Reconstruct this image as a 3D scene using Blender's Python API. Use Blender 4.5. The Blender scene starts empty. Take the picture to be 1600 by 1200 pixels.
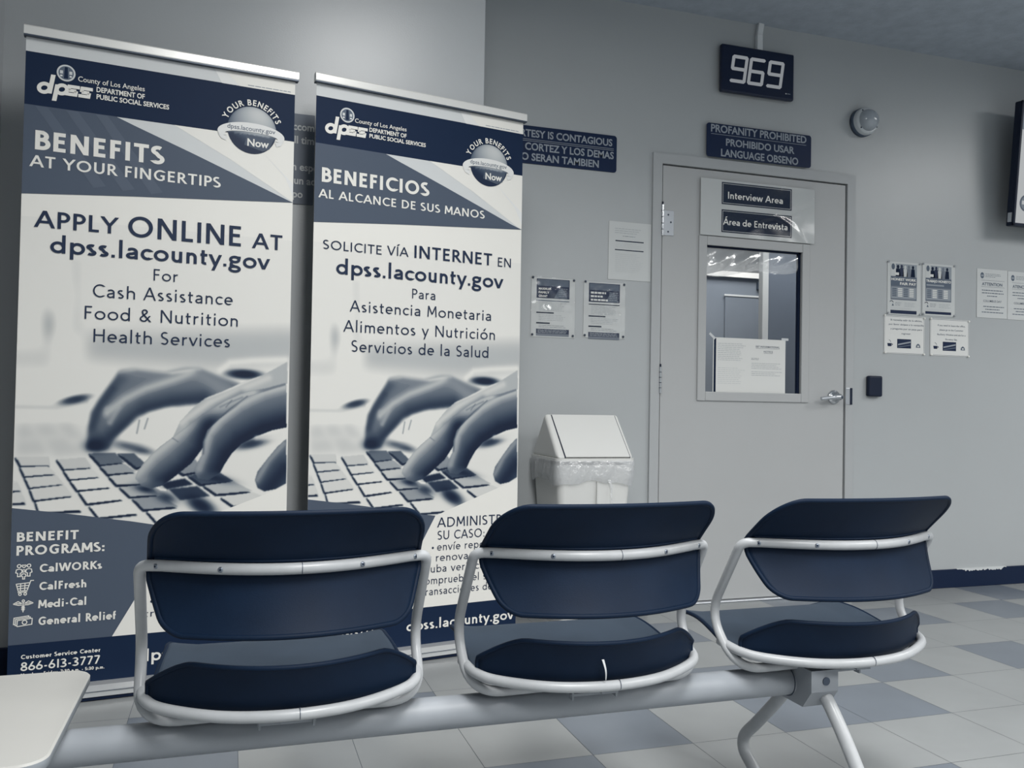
import bpy, bmesh, math, random
import numpy as np
from mathutils import Vector, Matrix

random.seed(7)
C = bpy.context.scene.collection
PI = math.pi

# ---------------------------------------------------------------- camera, world, lights, exposure
cam = bpy.data.cameras.new('camera'); cam.sensor_width = 36.0; cam.lens = 1352.86 / 1600 * 36.0
cam.clip_start = 0.02
cam_ob = bpy.data.objects.new('camera', cam); C.objects.link(cam_ob)
R_, U_, F_ = (0.95146509, -0.307247, 0.01770456), (-0.02302063, -0.01368642, 0.9996413), (0.30689448, 0.95153138, 0.02009517)
cam_ob.matrix_world = Matrix(((R_[0], U_[0], -F_[0], -1.92607), (R_[1], U_[1], -F_[1], -3.69697), (R_[2], U_[2], -F_[2], 0.95207), (0, 0, 0, 1)))
bpy.context.scene.camera = cam_ob

world = bpy.data.worlds.new('world'); bpy.context.scene.world = world; world.use_nodes = True
bg = world.node_tree.nodes['Background']; bg.inputs[0].default_value = (0.55, 0.62, 0.72, 1); bg.inputs[1].default_value = 0.0

CEIL = 2.846
def troffer_or_fill(x, y, sx, sy, power, spread=160, col=(1.0, 0.992, 0.97), z=CEIL - 0.012):
    l = bpy.data.lights.new('ceiling_troffer_or_fill', 'AREA'); l.shape = 'RECTANGLE'; l.size = sx; l.size_y = sy
    l.energy = power; l.color = col; l.spread = math.radians(spread)
    o = bpy.data.objects.new('ceiling_troffer_or_fill', l); C.objects.link(o); o.location = (x, y, z)
    return o
troffer_or_fill(-1.35, -2.05, 0.55, 1.2, 46, 178)
troffer_or_fill(3.3, -2.1, 1.2, 1.2, 72, 178)
for x_, y_, w_ in ((-1.15, -3.7, 96), (1.2, -3.9, 80), (3.9, -4.3, 84), (-1.15, -6.2, 74), (1.0, -6.4, 80), (3.9, -6.6, 80)):  # unseen rear rows, added to brighten the door wall more evenly
    troffer_or_fill(x_, y_, 0.6, 1.2, w_)
troffer_or_fill(1.2, 0.48, 1.6, 0.4, 32, 175, z=2.63)         # added lamp, lightens the office partition seen through the door's window
troffer_or_fill(1.6, 1.6, 1.2, 0.6, 30, 170, z=2.63)  # added lamp, brightens the rest of the office

sc = bpy.context.scene
sc.view_settings.view_transform = 'Standard'
sc.view_settings.look = 'None'
sc.view_settings.gamma = 1.0
sc.view_settings.use_curve_mapping = False
sc.view_settings.exposure = -0.28

# ---------------------------------------------------------------- colour and materials
STOPS = [(0, (9, 26, 52)), (.25, (62, 75, 92)), (.5, (119, 127, 136)), (.7, (160, 165, 168)), (.85, (196, 197, 195)), (1, (226, 225, 220))]
def tone(l):
    l = max(0, min(1, l))
    for (a, ca), (b, cb) in zip(STOPS, STOPS[1:]):
        if l <= b:
            t = (l - a) / (b - a)
            return tuple(ca[i] + (cb[i] - ca[i]) * t for i in range(3))
def lin(c): return tuple((x / 255 / 12.92) if x <= 10 else ((x / 255 + .055) / 1.055) ** 2.4 for x in c)
def col(l, k=1.1):
    c = lin(tone(l) if not isinstance(l, tuple) else l)
    return tuple(min(.9, x * k) for x in c)
M = {}
def mat(name, l, rough=.5, spec=.4, metal=0, bump=0, bscale=60, coat=0, var=0, vscale=3, k=1.1):
    m = bpy.data.materials.new(name); m.use_nodes = True; nt = m.node_tree; b = nt.nodes['Principled BSDF']
    c = col(l, k)
    b.inputs['Base Color'].default_value = (*c, 1); b.inputs['Roughness'].default_value = rough
    b.inputs['Specular IOR Level'].default_value = spec; b.inputs['Metallic'].default_value = metal
    b.inputs['Coat Weight'].default_value = coat; b.inputs['Coat Roughness'].default_value = .15
    if bump or var:
        tc = nt.nodes.new('ShaderNodeTexCoord')
    if bump:
        n = nt.nodes.new('ShaderNodeTexNoise'); n.inputs['Scale'].default_value = bscale; n.inputs['Detail'].default_value = 4
        nt.links.new(tc.outputs['Object'], n.inputs['Vector'])
        bp = nt.nodes.new('ShaderNodeBump'); bp.inputs['Strength'].default_value = bump; bp.inputs['Distance'].default_value = .004
        nt.links.new(n.outputs['Fac'], bp.inputs['Height']); nt.links.new(bp.outputs['Normal'], b.inputs['Normal'])
    if var:
        n2 = nt.nodes.new('ShaderNodeTexNoise'); n2.inputs['Scale'].default_value = vscale; n2.inputs['Detail'].default_value = 6
        nt.links.new(tc.outputs['Object'], n2.inputs['Vector'])
        r = nt.nodes.new('ShaderNodeMapRange'); r.inputs[1].default_value = .3; r.inputs[2].default_value = .7
        r.inputs[3].default_value = 1 - var; r.inputs[4].default_value = 1 + var
        nt.links.new(n2.outputs['Fac'], r.inputs[0])
        mx = nt.nodes.new('ShaderNodeVectorMath'); mx.operation = 'SCALE'; mx.inputs[0].default_value = c
        nt.links.new(r.outputs[0], mx.inputs['Scale']); nt.links.new(mx.outputs[0], b.inputs['Base Color'])
    M[name] = m; return m
def emit(name, l, s=1.0):
    m = bpy.data.materials.new(name); m.use_nodes = True; b = m.node_tree.nodes['Principled BSDF']
    c = lin(tone(l) if not isinstance(l, tuple) else l)
    b.inputs['Base Color'].default_value = (.01, .01, .015, 1); b.inputs['Emission Color'].default_value = (*c, 1); b.inputs['Emission Strength'].default_value = s
    M[name] = m; return m
def clear(name, refl, rough, bump=0, bscale=8, haze=0.0, detail=2, f90=None):
    """thin clear sheet: mostly transparent, a little mirror-like, an optional milky part"""
    m = bpy.data.materials.new(name); m.use_nodes = True; nt = m.node_tree; nt.nodes.clear()
    out = nt.nodes.new('ShaderNodeOutputMaterial'); tr = nt.nodes.new('ShaderNodeBsdfTransparent'); gl = nt.nodes.new('ShaderNodeBsdfGlossy')
    gl.inputs['Roughness'].default_value = rough; mx = nt.nodes.new('ShaderNodeMixShader'); mx.inputs[0].default_value = refl
    df = nt.nodes.new('ShaderNodeBsdfDiffuse'); df.inputs[0].default_value = (.7, .72, .74, 1)
    m2 = nt.nodes.new('ShaderNodeMixShader'); m2.inputs[0].default_value = haze
    nt.links.new(tr.outputs[0], m2.inputs[1]); nt.links.new(df.outputs[0], m2.inputs[2])
    nt.links.new(m2.outputs[0], mx.inputs[1]); nt.links.new(gl.outputs[0], mx.inputs[2]); nt.links.new(mx.outputs[0], out.inputs[0])
    if bump:
        tc = nt.nodes.new('ShaderNodeTexCoord'); n = nt.nodes.new('ShaderNodeTexNoise'); n.inputs['Scale'].default_value = bscale; n.inputs['Detail'].default_value = detail
        nt.links.new(tc.outputs['Object'], n.inputs['Vector'])
        bp = nt.nodes.new('ShaderNodeBump'); bp.inputs['Strength'].default_value = bump; bp.inputs['Distance'].default_value = .02
        nt.links.new(n.outputs['Fac'], bp.inputs['Height']); nt.links.new(bp.outputs['Normal'], gl.inputs['Normal'])
    M[name] = m; return m

WALL = (160, 163, 165)
mat('wall_paint', (161, 165, 167), .36, .5, bump=.05, bscale=180, var=.02, vscale=1.5)
mat('jog_paint', (160, 164, 167), .34, .5, bump=.05, bscale=160, var=.02, vscale=1.5)
mat('ceiling_texture', (158, 166, 175), .9, .1, bump=.9, bscale=55, var=.08, vscale=14)
mat('door_paint', (164, 166, 167), .42, .35, bump=.03, bscale=120, var=.015)
mat('frame_paint', (161, 164, 166), .42, .35, bump=.03, bscale=120)
mat('baseboard_vinyl', (12, 28, 54), .5, .25)
mat('paper', (205, 206, 204), .8, .2)
mat('paper_grey', (188, 191, 191), .8, .2)
mat('paper_white', (226, 225, 220), .8, .2)
mat('ink', (16, 30, 52), .7, .12)
mat('ink_soft', (88, 98, 112), .8, .2)
mat('ink_pale', (140, 147, 154), .8, .2)
mat('ink_faint', (176, 180, 182), .8, .2)
mat('sign_navy', (14, 32, 62), .5, .25)
mat('sign_letter', (142, 149, 157), .6, .2)
mat('sign_grey', (98, 106, 118), .5, .3)
mat('sign_grey_letter', (190, 193, 194), .6, .2)
mat('print_white', (212, 211, 206), .55, .25)
mat('print_pale', (190, 193, 194), .55, .25)
mat('print_mid', (208, 209, 208), .55, .25)
mat('print_slate', (70, 80, 95), .55, .2)
mat('print_navy', (16, 33, 58), .6, .15)
mat('print_ink', (28, 42, 66), .55, .2)
mat('print_ring', (206, 207, 206), .55, .2)
mat('aluminium', (200, 202, 203), .3, .5, metal=.55)
mat('rail_silver', (216, 216, 213), .32, .5, metal=.35)
mat('shadow_gap', (12, 26, 50), .6, .2)
mat('tube_paint', (160, 163, 166), .32, .4, var=.04, vscale=40)
mat('beam_paint', (136, 141, 147), .42, .35, var=.05, vscale=9)
mat('chair_plastic', (12, 28, 48), .55, .13, bump=.05, bscale=400, var=.1, vscale=12, k=1.0)
mat('seat_plastic_lit', (50, 60, 72), .65, .15, bump=.08, bscale=500, var=.08, vscale=10)  # shell plastic lightened: light on the upward-facing seat put into the colour
mat('dark_steel', (60, 70, 84), .4, .5, metal=.3)
mat('laminate', (164, 164, 161), .45, .22)
mat('laminate_edge', (140, 146, 152), .5, .3)
mat('bin_plastic', (198, 199, 197), .4, .35)
mat('chrome', (200, 203, 206), .16, .5, metal=.9)
mat('satin_metal', (178, 182, 187), .3, .5, metal=.6)
mat('black_plastic', (10, 24, 46), .45, .3)
mat('display_case', (9, 24, 50), .35, .4)
mat('dome_plastic', (178, 183, 186), .25, .5)
mat('dome_lens', (150, 157, 164), .12, .6, coat=.5)
mat('dome_base', (70, 82, 98), .5, .3)
mat('raceway_plastic', (205, 208, 210), .45, .4)
mat('tape', (190, 193, 195), .3, .5)
mat('inner_wall', (118, 126, 136), .7, .2, var=.05)
mat('inner_dark', (100, 109, 122), .6, .3, var=.08, vscale=2)
mat('inner_light', (196, 199, 200), .6, .2)
mat('inner_white', (225, 225, 222), .5, .3)
mat('bench_screw', (120, 128, 138), .3, .5, metal=.7)
emit('digits', (165, 170, 175), .72)
emit('screen_white', (190, 193, 194), .9)
emit('screen_grey', (108, 118, 128), .9)
emit('screen_dark', (70, 82, 96), .9)
clear('glass', .09, .02)
clear('crinkled_film', .36, .2, bump=.8, bscale=6, haze=.14, detail=4)
clear('sleeve', .07, .08, bump=.6, bscale=7, haze=.01)
clear('sheet_sleeve', .07, .1, bump=.5, bscale=5, haze=.0, detail=1)
clear('liner_film', .12, .25, bump=.7, bscale=30, haze=.45, detail=3)

# colour attribute print (the photograph printed on the banners, the printed globe)
m = bpy.data.materials.new('printed_art'); m.use_nodes = True; nt = m.node_tree
at = nt.nodes.new('ShaderNodeAttribute'); at.attribute_name = 'art'
nt.links.new(at.outputs['Color'], nt.nodes['Principled BSDF'].inputs['Base Color'])
nt.nodes['Principled BSDF'].inputs['Roughness'].default_value = .55; nt.nodes['Principled BSDF'].inputs['Specular IOR Level'].default_value = .25
M['printed_art'] = m

# ---------------------------------------------------------------- object helpers
def tag(o, label=None, cat=None, group=None, kind=None):
    if label: o['label'] = label
    if cat: o['category'] = cat
    if group: o['group'] = group
    if kind: o['kind'] = kind
    return o
def thing(name, label, cat, loc=(0, 0, 0), rotz=0, group=None):
    o = bpy.data.objects.new(name, None); C.objects.link(o); o.location = loc; o.rotation_euler = (0, 0, rotz)
    o.empty_display_size = .05
    return tag(o, label, cat, group)

class MB:
    """collects geometry in world (or thing-local) coordinates and links it as one mesh object"""
    def __init__(s, off=(0, 0, 0)):
        s.V, s.F, s.I, s.S, s.mats, s.off, s.art = [], [], [], [], [], off, {}
    def mi(s, m):
        if m not in s.mats: s.mats.append(m)
        return s.mats.index(m)
    def add(s, V, F, m, smooth=False):
        b = len(s.V); s.V += [tuple(v) for v in V]; k = s.mi(m)
        for f in F:
            s.F.append(tuple(i + b for i in f)); s.I.append(k); s.S.append(smooth)
        return b
    def box(s, x0, x1, y0, y1, z0, z1, m, bev=0, seg=2, mtx=None):
        bm = bmesh.new(); bmesh.ops.create_cube(bm, size=1)
        for v in bm.verts:
            v.co = Vector(((x0 + x1) / 2 + v.co.x * (x1 - x0), (y0 + y1) / 2 + v.co.y * (y1 - y0), (z0 + z1) / 2 + v.co.z * (z1 - z0)))
        if bev: bmesh.ops.bevel(bm, geom=bm.edges[:], offset=bev, segments=seg, profile=.5, affect='EDGES')
        if mtx is not None: bm.transform(mtx)
        s.frombm(bm, m, bool(bev and seg > 1 and False))
    def frombm(s, bm, m, smooth=False):
        bm.verts.index_update(); s.add([v.co[:] for v in bm.verts], [[v.index for v in f.verts] for f in bm.faces], m, smooth); bm.free()
    def prism(s, pts, y0, y1, m, axis='y'):
        """extrude a polygon: axis y -> pts are (x,z); axis z -> pts are (x,y); axis x -> pts are (y,z)"""
        n = len(pts)
        def p(a, b, c): return (a, c, b) if axis == 'y' else ((a, b, c) if axis == 'z' else (c, a, b))
        V = [p(a, b, y0) for a, b in pts] + [p(a, b, y1) for a, b in pts]
        F = [list(range(n)), list(range(2 * n - 1, n - 1, -1))] + [[i, i + n, (i + 1) % n + n, (i + 1) % n] for i in range(n)]
        bm = bmesh.new(); vs = [bm.verts.new(v) for v in V]
        for f in F: bm.faces.new([vs[i] for i in f])
        bmesh.ops.recalc_face_normals(bm, faces=bm.faces[:]); s.frombm(bm, m)
    def tube(s, P, r, m, seg=14, closed=False, caps=True):
        P = [Vector(p) for p in P]; n = len(P); V = []; F = []
        T = []
        for i in range(n):
            a = P[(i - 1) % n] if closed or i > 0 else P[i]; b = P[(i + 1) % n] if closed or i < n - 1 else P[i]
            T.append((b - a).normalized())
        N = T[0].orthogonal().normalized()
        for i in range(n):
            N = (N - T[i] * N.dot(T[i])).normalized(); B = T[i].cross(N)
            rr = r[i] if isinstance(r, (list, tuple)) else r
            for k in range(seg):
                a = 2 * PI * k / seg; V.append(P[i] + (N * math.cos(a) + B * math.sin(a)) * rr)
        for i in range(n if closed else n - 1):
            j = (i + 1) % n
            for k in range(seg):
                F.append([i * seg + k, i * seg + (k + 1) % seg, j * seg + (k + 1) % seg, j * seg + k])
        s.add(V, F, m, True)
        if caps and not closed:
            s.add(V[:seg], [list(range(seg))[::-1]], m); s.add(V[-seg:], [list(range(seg))], m)
    def lathe(s, prof, m, origin, axis=(0, 0, 1), seg=32, smooth=True):
        """prof: (radius, height) pairs along axis from origin"""
        A = Vector(axis).normalized(); N = A.orthogonal().normalized(); B = A.cross(N); O = Vector(origin); V = []; F = []
        for r, h in prof:
            for k in range(seg):
                a = 2 * PI * k / seg; V.append(O + A * h + (N * math.cos(a) + B * math.sin(a)) * r)
        for i in range(len(prof) - 1):
            for k in range(seg):
                F.append([i * seg + k, i * seg + (k + 1) % seg, (i + 1) * seg + (k + 1) % seg, (i + 1) * seg + k])
        s.add(V, F, m, smooth)
    def grid(s, fn, nu, nv, m, smooth=True):
        V = [fn(i / nu, j / nv) for j in range(nv + 1) for i in range(nu + 1)]
        F = [[j * (nu + 1) + i, j * (nu + 1) + i + 1, (j + 1) * (nu + 1) + i + 1, (j + 1) * (nu + 1) + i] for j in range(nv) for i in range(nu)]
        return s.add(V, F, m, smooth)
    def build(s, name, parent=None, label=None, cat=None, group=None, kind=None, loc=None):
        me = bpy.data.meshes.new(name)
        ox, oy, oz = s.off
        me.from_pydata([(x - ox, y - oy, z - oz) for x, y, z in s.V], [], s.F)
        for m in s.mats: me.materials.append(M[m])
        me.polygons.foreach_set('material_index', s.I); me.polygons.foreach_set('use_smooth', s.S)
        if s.art:
            a = me.color_attributes.new('art', 'FLOAT_COLOR', 'POINT')
            buf = np.ones((len(s.V), 4), np.float32) * .5
            for b, arr in s.art.items(): buf[b:b + len(arr), :3] = arr
            a.data.foreach_set('color', buf.ravel())
        me.update()
        o = bpy.data.objects.new(name, me); C.objects.link(o)
        if parent: o.parent = parent
        elif loc is None and s.off != (0, 0, 0): o.location = s.off
        if loc: o.location = loc
        return tag(o, label, cat, group, kind)
def smooth_path(P, n=8, closed=False):
    """Catmull-Rom through the points"""
    P = [Vector(p) for p in P]; out = []; N = len(P)
    for i in range(N if closed else N - 1):
        g = lambda k: P[k % N] if closed else P[max(0, min(N - 1, k))]
        a, b, c, d = g(i - 1), g(i), g(i + 1), g(i + 2)
        for k in range(n):
            t = k / n
            out.append(.5 * ((2 * b) + (c - a) * t + (2 * a - 5 * b + 4 * c - d) * t * t + (3 * b - a - 3 * c + d) * t ** 3))
    if not closed: out.append(P[-1])
    return out
def round_path(P, r, n=7):
    """polyline with its corners rounded to radius r"""
    P = [Vector(p) for p in P]; out = [P[0]]
    for i in range(1, len(P) - 1):
        a, b, c = P[i - 1], P[i], P[i + 1]; rr = r[i] if isinstance(r, dict) and i in r else (r if not isinstance(r, dict) else .02)
        d1 = (a - b); d2 = (c - b); k = min(rr, d1.length * .48, d2.length * .48)
        p, q = b + d1.normalized() * k, b + d2.normalized() * k
        for j in range(n + 1):
            t = j / n; out.append(p * (1 - t) ** 2 + b * 2 * t * (1 - t) + q * t * t)
    out.append(P[-1]); return out

# ---------------------------------------------------------------- lettering: drawn monoline letters and the built-in font
def arc(cx, cy, rx, ry, a0, a1, n=14):
    return [(cx + rx * math.cos(math.radians(a0 + (a1 - a0) * i / n)), cy + ry * math.sin(math.radians(a0 + (a1 - a0) * i / n))) for i in range(n + 1)]
XH = .66
def glyph(c, h):
    x0 = .05 + h; H = 1 - h; X = XH - h; r = (XH - 2 * h) / 2; my = XH / 2
    O = lambda cx, cy, rx, ry: arc(cx, cy, rx, ry, 90, 450, 32)
    stem = [(x0, 0), (x0, 1)]; sx = [(x0, 0), (x0, XH)]
    bw = .25; bc = x0 + bw - .02
    bowl = O(x0 + bw, my, bw, r)
    if c in 'áéíóú':
        base = {'á': 'a', 'é': 'e', 'í': 'ı', 'ó': 'o', 'ú': 'u'}[c]; w, s = glyph(base, h); return w, s + [[(w * .45, XH + .12), (w * .45 + .16, 1.02)]]
    if c in 'ÁÍ':
        base = {'Á': 'A', 'Í': 'I'}[c]; w, s = glyph(base, h); return w, s + [[(w * .45, 1.1), (w * .45 + .16, 1.28)]]
    D = {
     'A': (.80, [[(.03, 0), (.40, 1), (.77, 0)], [(.16, .33), (.64, .33)]]),
     'B': (.62, [stem, [(x0, H), (.29, H)] + arc(.29, (H + .53) / 2, .2, (H - .53) / 2, 90, -90) + [(x0, .53)], [(x0, .53), (.32, .53)] + arc(.32, (.53 + h) / 2, .24, (.53 - h) / 2, 90, -90) + [(x0, h)]]),
     'C': (.80, [arc(.50, .5, .45 - h, .5 - h, 48, 312, 28)]),
     'D': (.84, [stem, [(x0, H), (.34, H)] + arc(.34, .5, .46 - h, .5 - h, 90, -90, 20) + [(x0, h)]]),
     'E': (.58, [stem, [(x0, H), (.53, H)], [(x0, .53), (.49, .53)], [(x0, h), (.54, h)]]),
     'F': (.54, [stem, [(x0, H), (.50, H)], [(x0, .52), (.46, .52)]]),
     'G': (.86, [arc(.50, .5, .45 - h, .5 - h, 48, 300, 28) + [(.79 - h, .12), (.79 - h, .47)], [(.5, .47), (.79, .47)]]),
     'H': (.80, [stem, [(.75 - h, 0), (.75 - h, 1)], [(x0, .53), (.75 - h, .53)]]),
     'I': (.10 + 2 * h, [[(x0, 0), (x0, 1)]]),
     'J': (.36, [[(.28, 1), (.28, .12)] + arc(.12, .12, .16, .2, 0, -90, 8)]),
     'L': (.52, [[(x0, 1), (x0, h), (.50, h)]]),
     'M': (.88, [[(.08, 0), (.13, 1), (.44, .22), (.75, 1), (.80, 0)]]),
     'N': (.84, [[(x0, 0), (x0, 1)], [(x0, 1), (.79 - h, 0)], [(.79 - h, 0), (.79 - h, 1)]]),
     'O': (1.0, [O(.50, .5, .47 - h, .5 - h)]),
     'P': (.58, [stem, [(x0, H), (.29, H)] + arc(.29, (H + .46) / 2, .25 - h * .3, (H - .46) / 2, 90, -90) + [(x0, .46)]]),
     'R': (.66, [stem, [(x0, H), (.28, H)] + arc(.28, (H + .48) / 2, .23 - h * .3, (H - .48) / 2, 90, -90) + [(x0, .48)], [(.30, .48), (.64, 0)]]),
     'S': (.56, [arc(.28, .74, .2, .26 - h, 50, 250, 16) + arc(.27, .27, .21, .27 - h, 70, -140, 16)]),
     'T': (.66, [[(.01, H), (.65, H)], [(.33, 0), (.33, H)]]),
     'U': (.78, [[(x0, 1), (x0, .36)] + arc(.39, .36, .39 - x0, .36 - h, 180, 360, 20) + [(.78 - x0, 1)]]),
     'V': (.74, [[(.03, 1), (.37, 0), (.71, 1)]]),
     'W': (1.12, [[(.03, 1), (.30, 0), (.56, 1), (.82, 0), (1.09, 1)]]),
     'Y': (.70, [[(.02, 1), (.35, .46), (.68, 1)], [(.35, .46), (.35, 0)]]),
     'Z': (.66, [[(.04, H), (.60, H), (.06, h), (.62, h)]]),
     'K': (.68, [stem, [(.62, 1), (x0, .45)], [(.24, .58), (.66, 0)]]),
     'a': (.56, [[(.08, .56)] + arc(.27, X - .17, .19, .17, 130, 0, 10) + [(.46, 0)], [(.46, .38)] + arc(.26, .19, .19, .19 - h, 90, 270, 14) + [(.46, .12)]]),
     'b': (.64, [stem, bowl]),
     'c': (.52, [arc(.32, my, .27 - h * .4, r, 48, 312, 20)]),
     'd': (.66, [[(.61 - h, 0), (.61 - h, 1.03)], O(.61 - h - bw, my, bw, r)]),
     'e': (.60, [[(.07, my)] + [(.54, my)] + arc(.30, my, .245, r, 0, 310, 24)]),
     'f': (.36, [[(.16, 0), (.16, .82)] + arc(.30, .84, .14, .18 - h, 180, 75, 8), [(.02, X), (.34, X)]]),
     'g': (.60, [O(.28, XH - .2, .21, .20 - h * .6), O(.28, -.11, .24, .15), [(.12, .28), (.10, .13), (.28, .04)], [(.40, X), (.58, X)]]),
     'h': (.60, [stem, [(x0, .30)] + arc(.32, X - .2, .32 - x0, .2, 180, 0, 12) + [(.64 - x0, 0)]]),
     'i': (.12 + 2 * h, [[(x0, 0), (x0, XH)], [(x0 - .001, .82), (x0, .96)]]),
     'ı': (.12 + 2 * h, [[(x0, 0), (x0, XH)]]),
     'j': (.20, [[(.12, XH), (.12, -.2)], [(.12, .82), (.12, .96)]]),
     'k': (.56, [[(x0, 0), (x0, 1.03)], [(.5, XH), (x0, .28)], [(.22, .38), (.54, 0)]]),
     'l': (.12 + 2 * h, [[(x0, 0), (x0, 1.05)]]),
     'm': (.92, [sx, [(x0, .30)] + arc((x0 + .46) / 2, X - .17, (.46 - x0) / 2, .17, 180, 0, 10) + [(.46, 0)], [(.46, .30)] + arc((.92 - x0 + .46) / 2, X - .17, (.46 - x0) / 2, .17, 180, 0, 10) + [(.92 - x0, 0)]]),
     'n': (.60, [sx, [(x0, .30)] + arc(.30, X - .2, .30 - x0, .2, 180, 0, 12) + [(.60 - x0, 0)]]),
     'o': (.68, [O(.34, my, .31 - h * .5, r)]),
     'p': (.66, [[(x0, -.30), (x0, XH)], bowl]),
     'r': (.40, [sx, [(x0, .28)] + arc(.32, X - .24, .32 - x0, .24, 180, 75, 10)]),
     's': (.44, [arc(.22, XH * .745, .15, XH * .255 - h, 45, 250, 12) + arc(.21, XH * .26, .16, XH * .26 - h, 70, -140, 12)]),
     't': (.38, [[(.15, .86), (.15, .16)] + arc(.27, .16, .12, .16 - h, 180, 290, 8), [(.02, X), (.36, X)]]),
     'u': (.60, [[(x0, XH), (x0, .26)] + arc(.30, .26, .30 - x0, .26 - h, 180, 360, 12), [(.60 - x0, XH), (.60 - x0, 0)]]),
     'v': (.54, [[(.02, XH), (.27, 0), (.52, XH)]]),
     'w': (.80, [[(.02, XH), (.21, 0), (.40, XH), (.59, 0), (.78, XH)]]),
     'y': (.54, [[(.02, XH), (.28, .02)], [(.52, XH), (.17, -.30)]]),
     '0': (.64, [O(.32, .5, .28 - h * .5, .5 - h)]),
     '1': (.30, [[(.17, 0), (.17, 1)]]),
     '3': (.58, [arc(.26, .74, .2, .26 - h, 140, -90, 14) + arc(.26, .26, .24, .27 - h, 90, -140, 16)]),
     '5': (.58, [[(.50, H), (.16, H), (.12, .56)] + arc(.26, .31, .25, .31 - h, 115, -130, 16)]),
     '6': (.60, [O(.30, .30, .24, .30 - h), [(.075, .36), (.40, 1)]]),
     '7': (.58, [[(.04, H), (.52, H), (.18, 0)]]),
     '8': (.60, [O(.30, .74, .19, .26 - h), O(.30, .27, .24, .27 - h)]),
     '&': (.78, [[(.72, 0), (.22, .62)] + arc(.34, .78, .15, .20 - h, 215, -60, 14) + [(.20, .44)] + arc(.29, .24, .22, .24 - h, 120, 300, 12) + [(.68, .48)]]),
     '.': (.22, [[(.11, 0), (.11, 2.1 * h)]]), ':': (.24, [[(.12, .02), (.12, .02 + 2.1 * h)], [(.12, .44), (.12, .44 + 2.1 * h)]]),
     ',': (.22, [[(.13, .12), (.08, -.12)]]), '-': (.36, [[(.06, .36), (.30, .36)]]), ' ': (.30, []),
    }
    return D[c]
def ribbon(P, h):
    """flat strips along a polyline: mitred, split at sharp turns, the ends of steep strokes cut level; every strip a list of points and faces"""
    V, F = [], []
    for Q in split_sharp(P):
        v, f = strip(Q, h); b = len(V); V += v; F += [[i + b for i in q] for q in f]
    return V, F
def split_sharp(P):
    out, cur = [], [P[0]]
    for i in range(1, len(P)):
        cur.append(P[i])
        if i < len(P) - 1:
            ax, ay = P[i][0] - P[i - 1][0], P[i][1] - P[i - 1][1]; bx, by = P[i + 1][0] - P[i][0], P[i + 1][1] - P[i][1]
            if ax * bx + ay * by < -.15 * math.hypot(ax, ay) * math.hypot(bx, by): out.append(cur); cur = [P[i]]
    out.append(cur); return out
def strip(P, h):
    n = len(P); L = []; Rr = []
    closed = n > 3 and abs(P[0][0] - P[-1][0]) < 1e-6 and abs(P[0][1] - P[-1][1]) < 1e-6
    for i in range(n):
        if closed: a, b, c = P[(i - 1) % (n - 1)], P[i], P[(i + 1) % (n - 1)]
        else: a, b, c = P[max(0, i - 1)], P[i], P[min(n - 1, i + 1)]
        def un(p, q):
            dx, dy = q[0] - p[0], q[1] - p[1]; l = math.hypot(dx, dy) or 1; return dx / l, dy / l
        d1 = un(a, b) if a != b else un(b, c); d2 = un(b, c) if b != c else d1
        n1 = (-d1[1], d1[0]); n2 = (-d2[1], d2[0]); mx, my = n1[0] + n2[0], n1[1] + n2[1]; q = (mx * mx + my * my) or 1
        k = min(2 / q, 1.9) * h if q > 1e-6 else h
        l_ = [b[0] + mx * k, b[1] + my * k]; r_ = [b[0] - mx * k, b[1] - my * k]
        if not closed and i in (0, n - 1) and abs(d1[1]) > .55:
            for p in (l_, r_):
                t = (b[1] - p[1]) / d1[1]; p[0] += d1[0] * t; p[1] += d1[1] * t
        L.append(l_); Rr.append(r_)
    V = L + Rr; F = [[i, i + 1, n + i + 1, n + i] for i in range(n - 1)]
    return V, F
def stroke_text(txt, h, ls=.08):
    V, F, x, kk = [], [], 0, 0
    for ch in txt:
        w, st = glyph(ch, h)
        for P in st:
            for Q in split_sharp(P):
                v, f = strip(Q, h); b = len(V); kk += 1
                V += [(p[0] + x, p[1], kk % 9) for p in v]; F += [[i + b for i in q] for q in f]
        x += w + ls
    return V, F, x - ls
_cache = {}
def font_text(txt, offset=0.0):
    key = (txt, offset)
    if key in _cache: return _cache[key]
    cu = bpy.data.curves.new('lettering', 'FONT'); cu.body = txt; cu.offset = offset; cu.resolution_u = 3
    o = bpy.data.objects.new('lettering', cu); C.objects.link(o)
    ev = o.evaluated_get(bpy.context.evaluated_depsgraph_get()); me = ev.to_mesh()
    V = [(v.co.x, v.co.y) for v in me.vertices]; F = [list(p.vertices) for p in me.polygons]
    ev.to_mesh_clear(); bpy.data.objects.remove(o); bpy.data.curves.remove(cu)
    cap = .729
    x0 = min(v[0] for v in V); x1 = max(v[0] for v in V)
    V = [((x - x0) / cap, y / cap) for x, y in V]
    _cache[key] = (V, F, (x1 - x0) / cap); return _cache[key]
STYLE = {'gb': (.098, .1), 'gm': (.078, .1), 'Gm': (.076, .1), 'Gl': (.053, .13), 'Gl2': (.060, .11), 'a': (.075, .07)}
def text_geo(txt, style):
    if style in STYLE:
        h, ls = STYLE[style]; return stroke_text(txt, h, ls)
    return font_text(txt, {'b': .006, 'bb': .024, 'c': .024}.get(style, 0))

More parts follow.
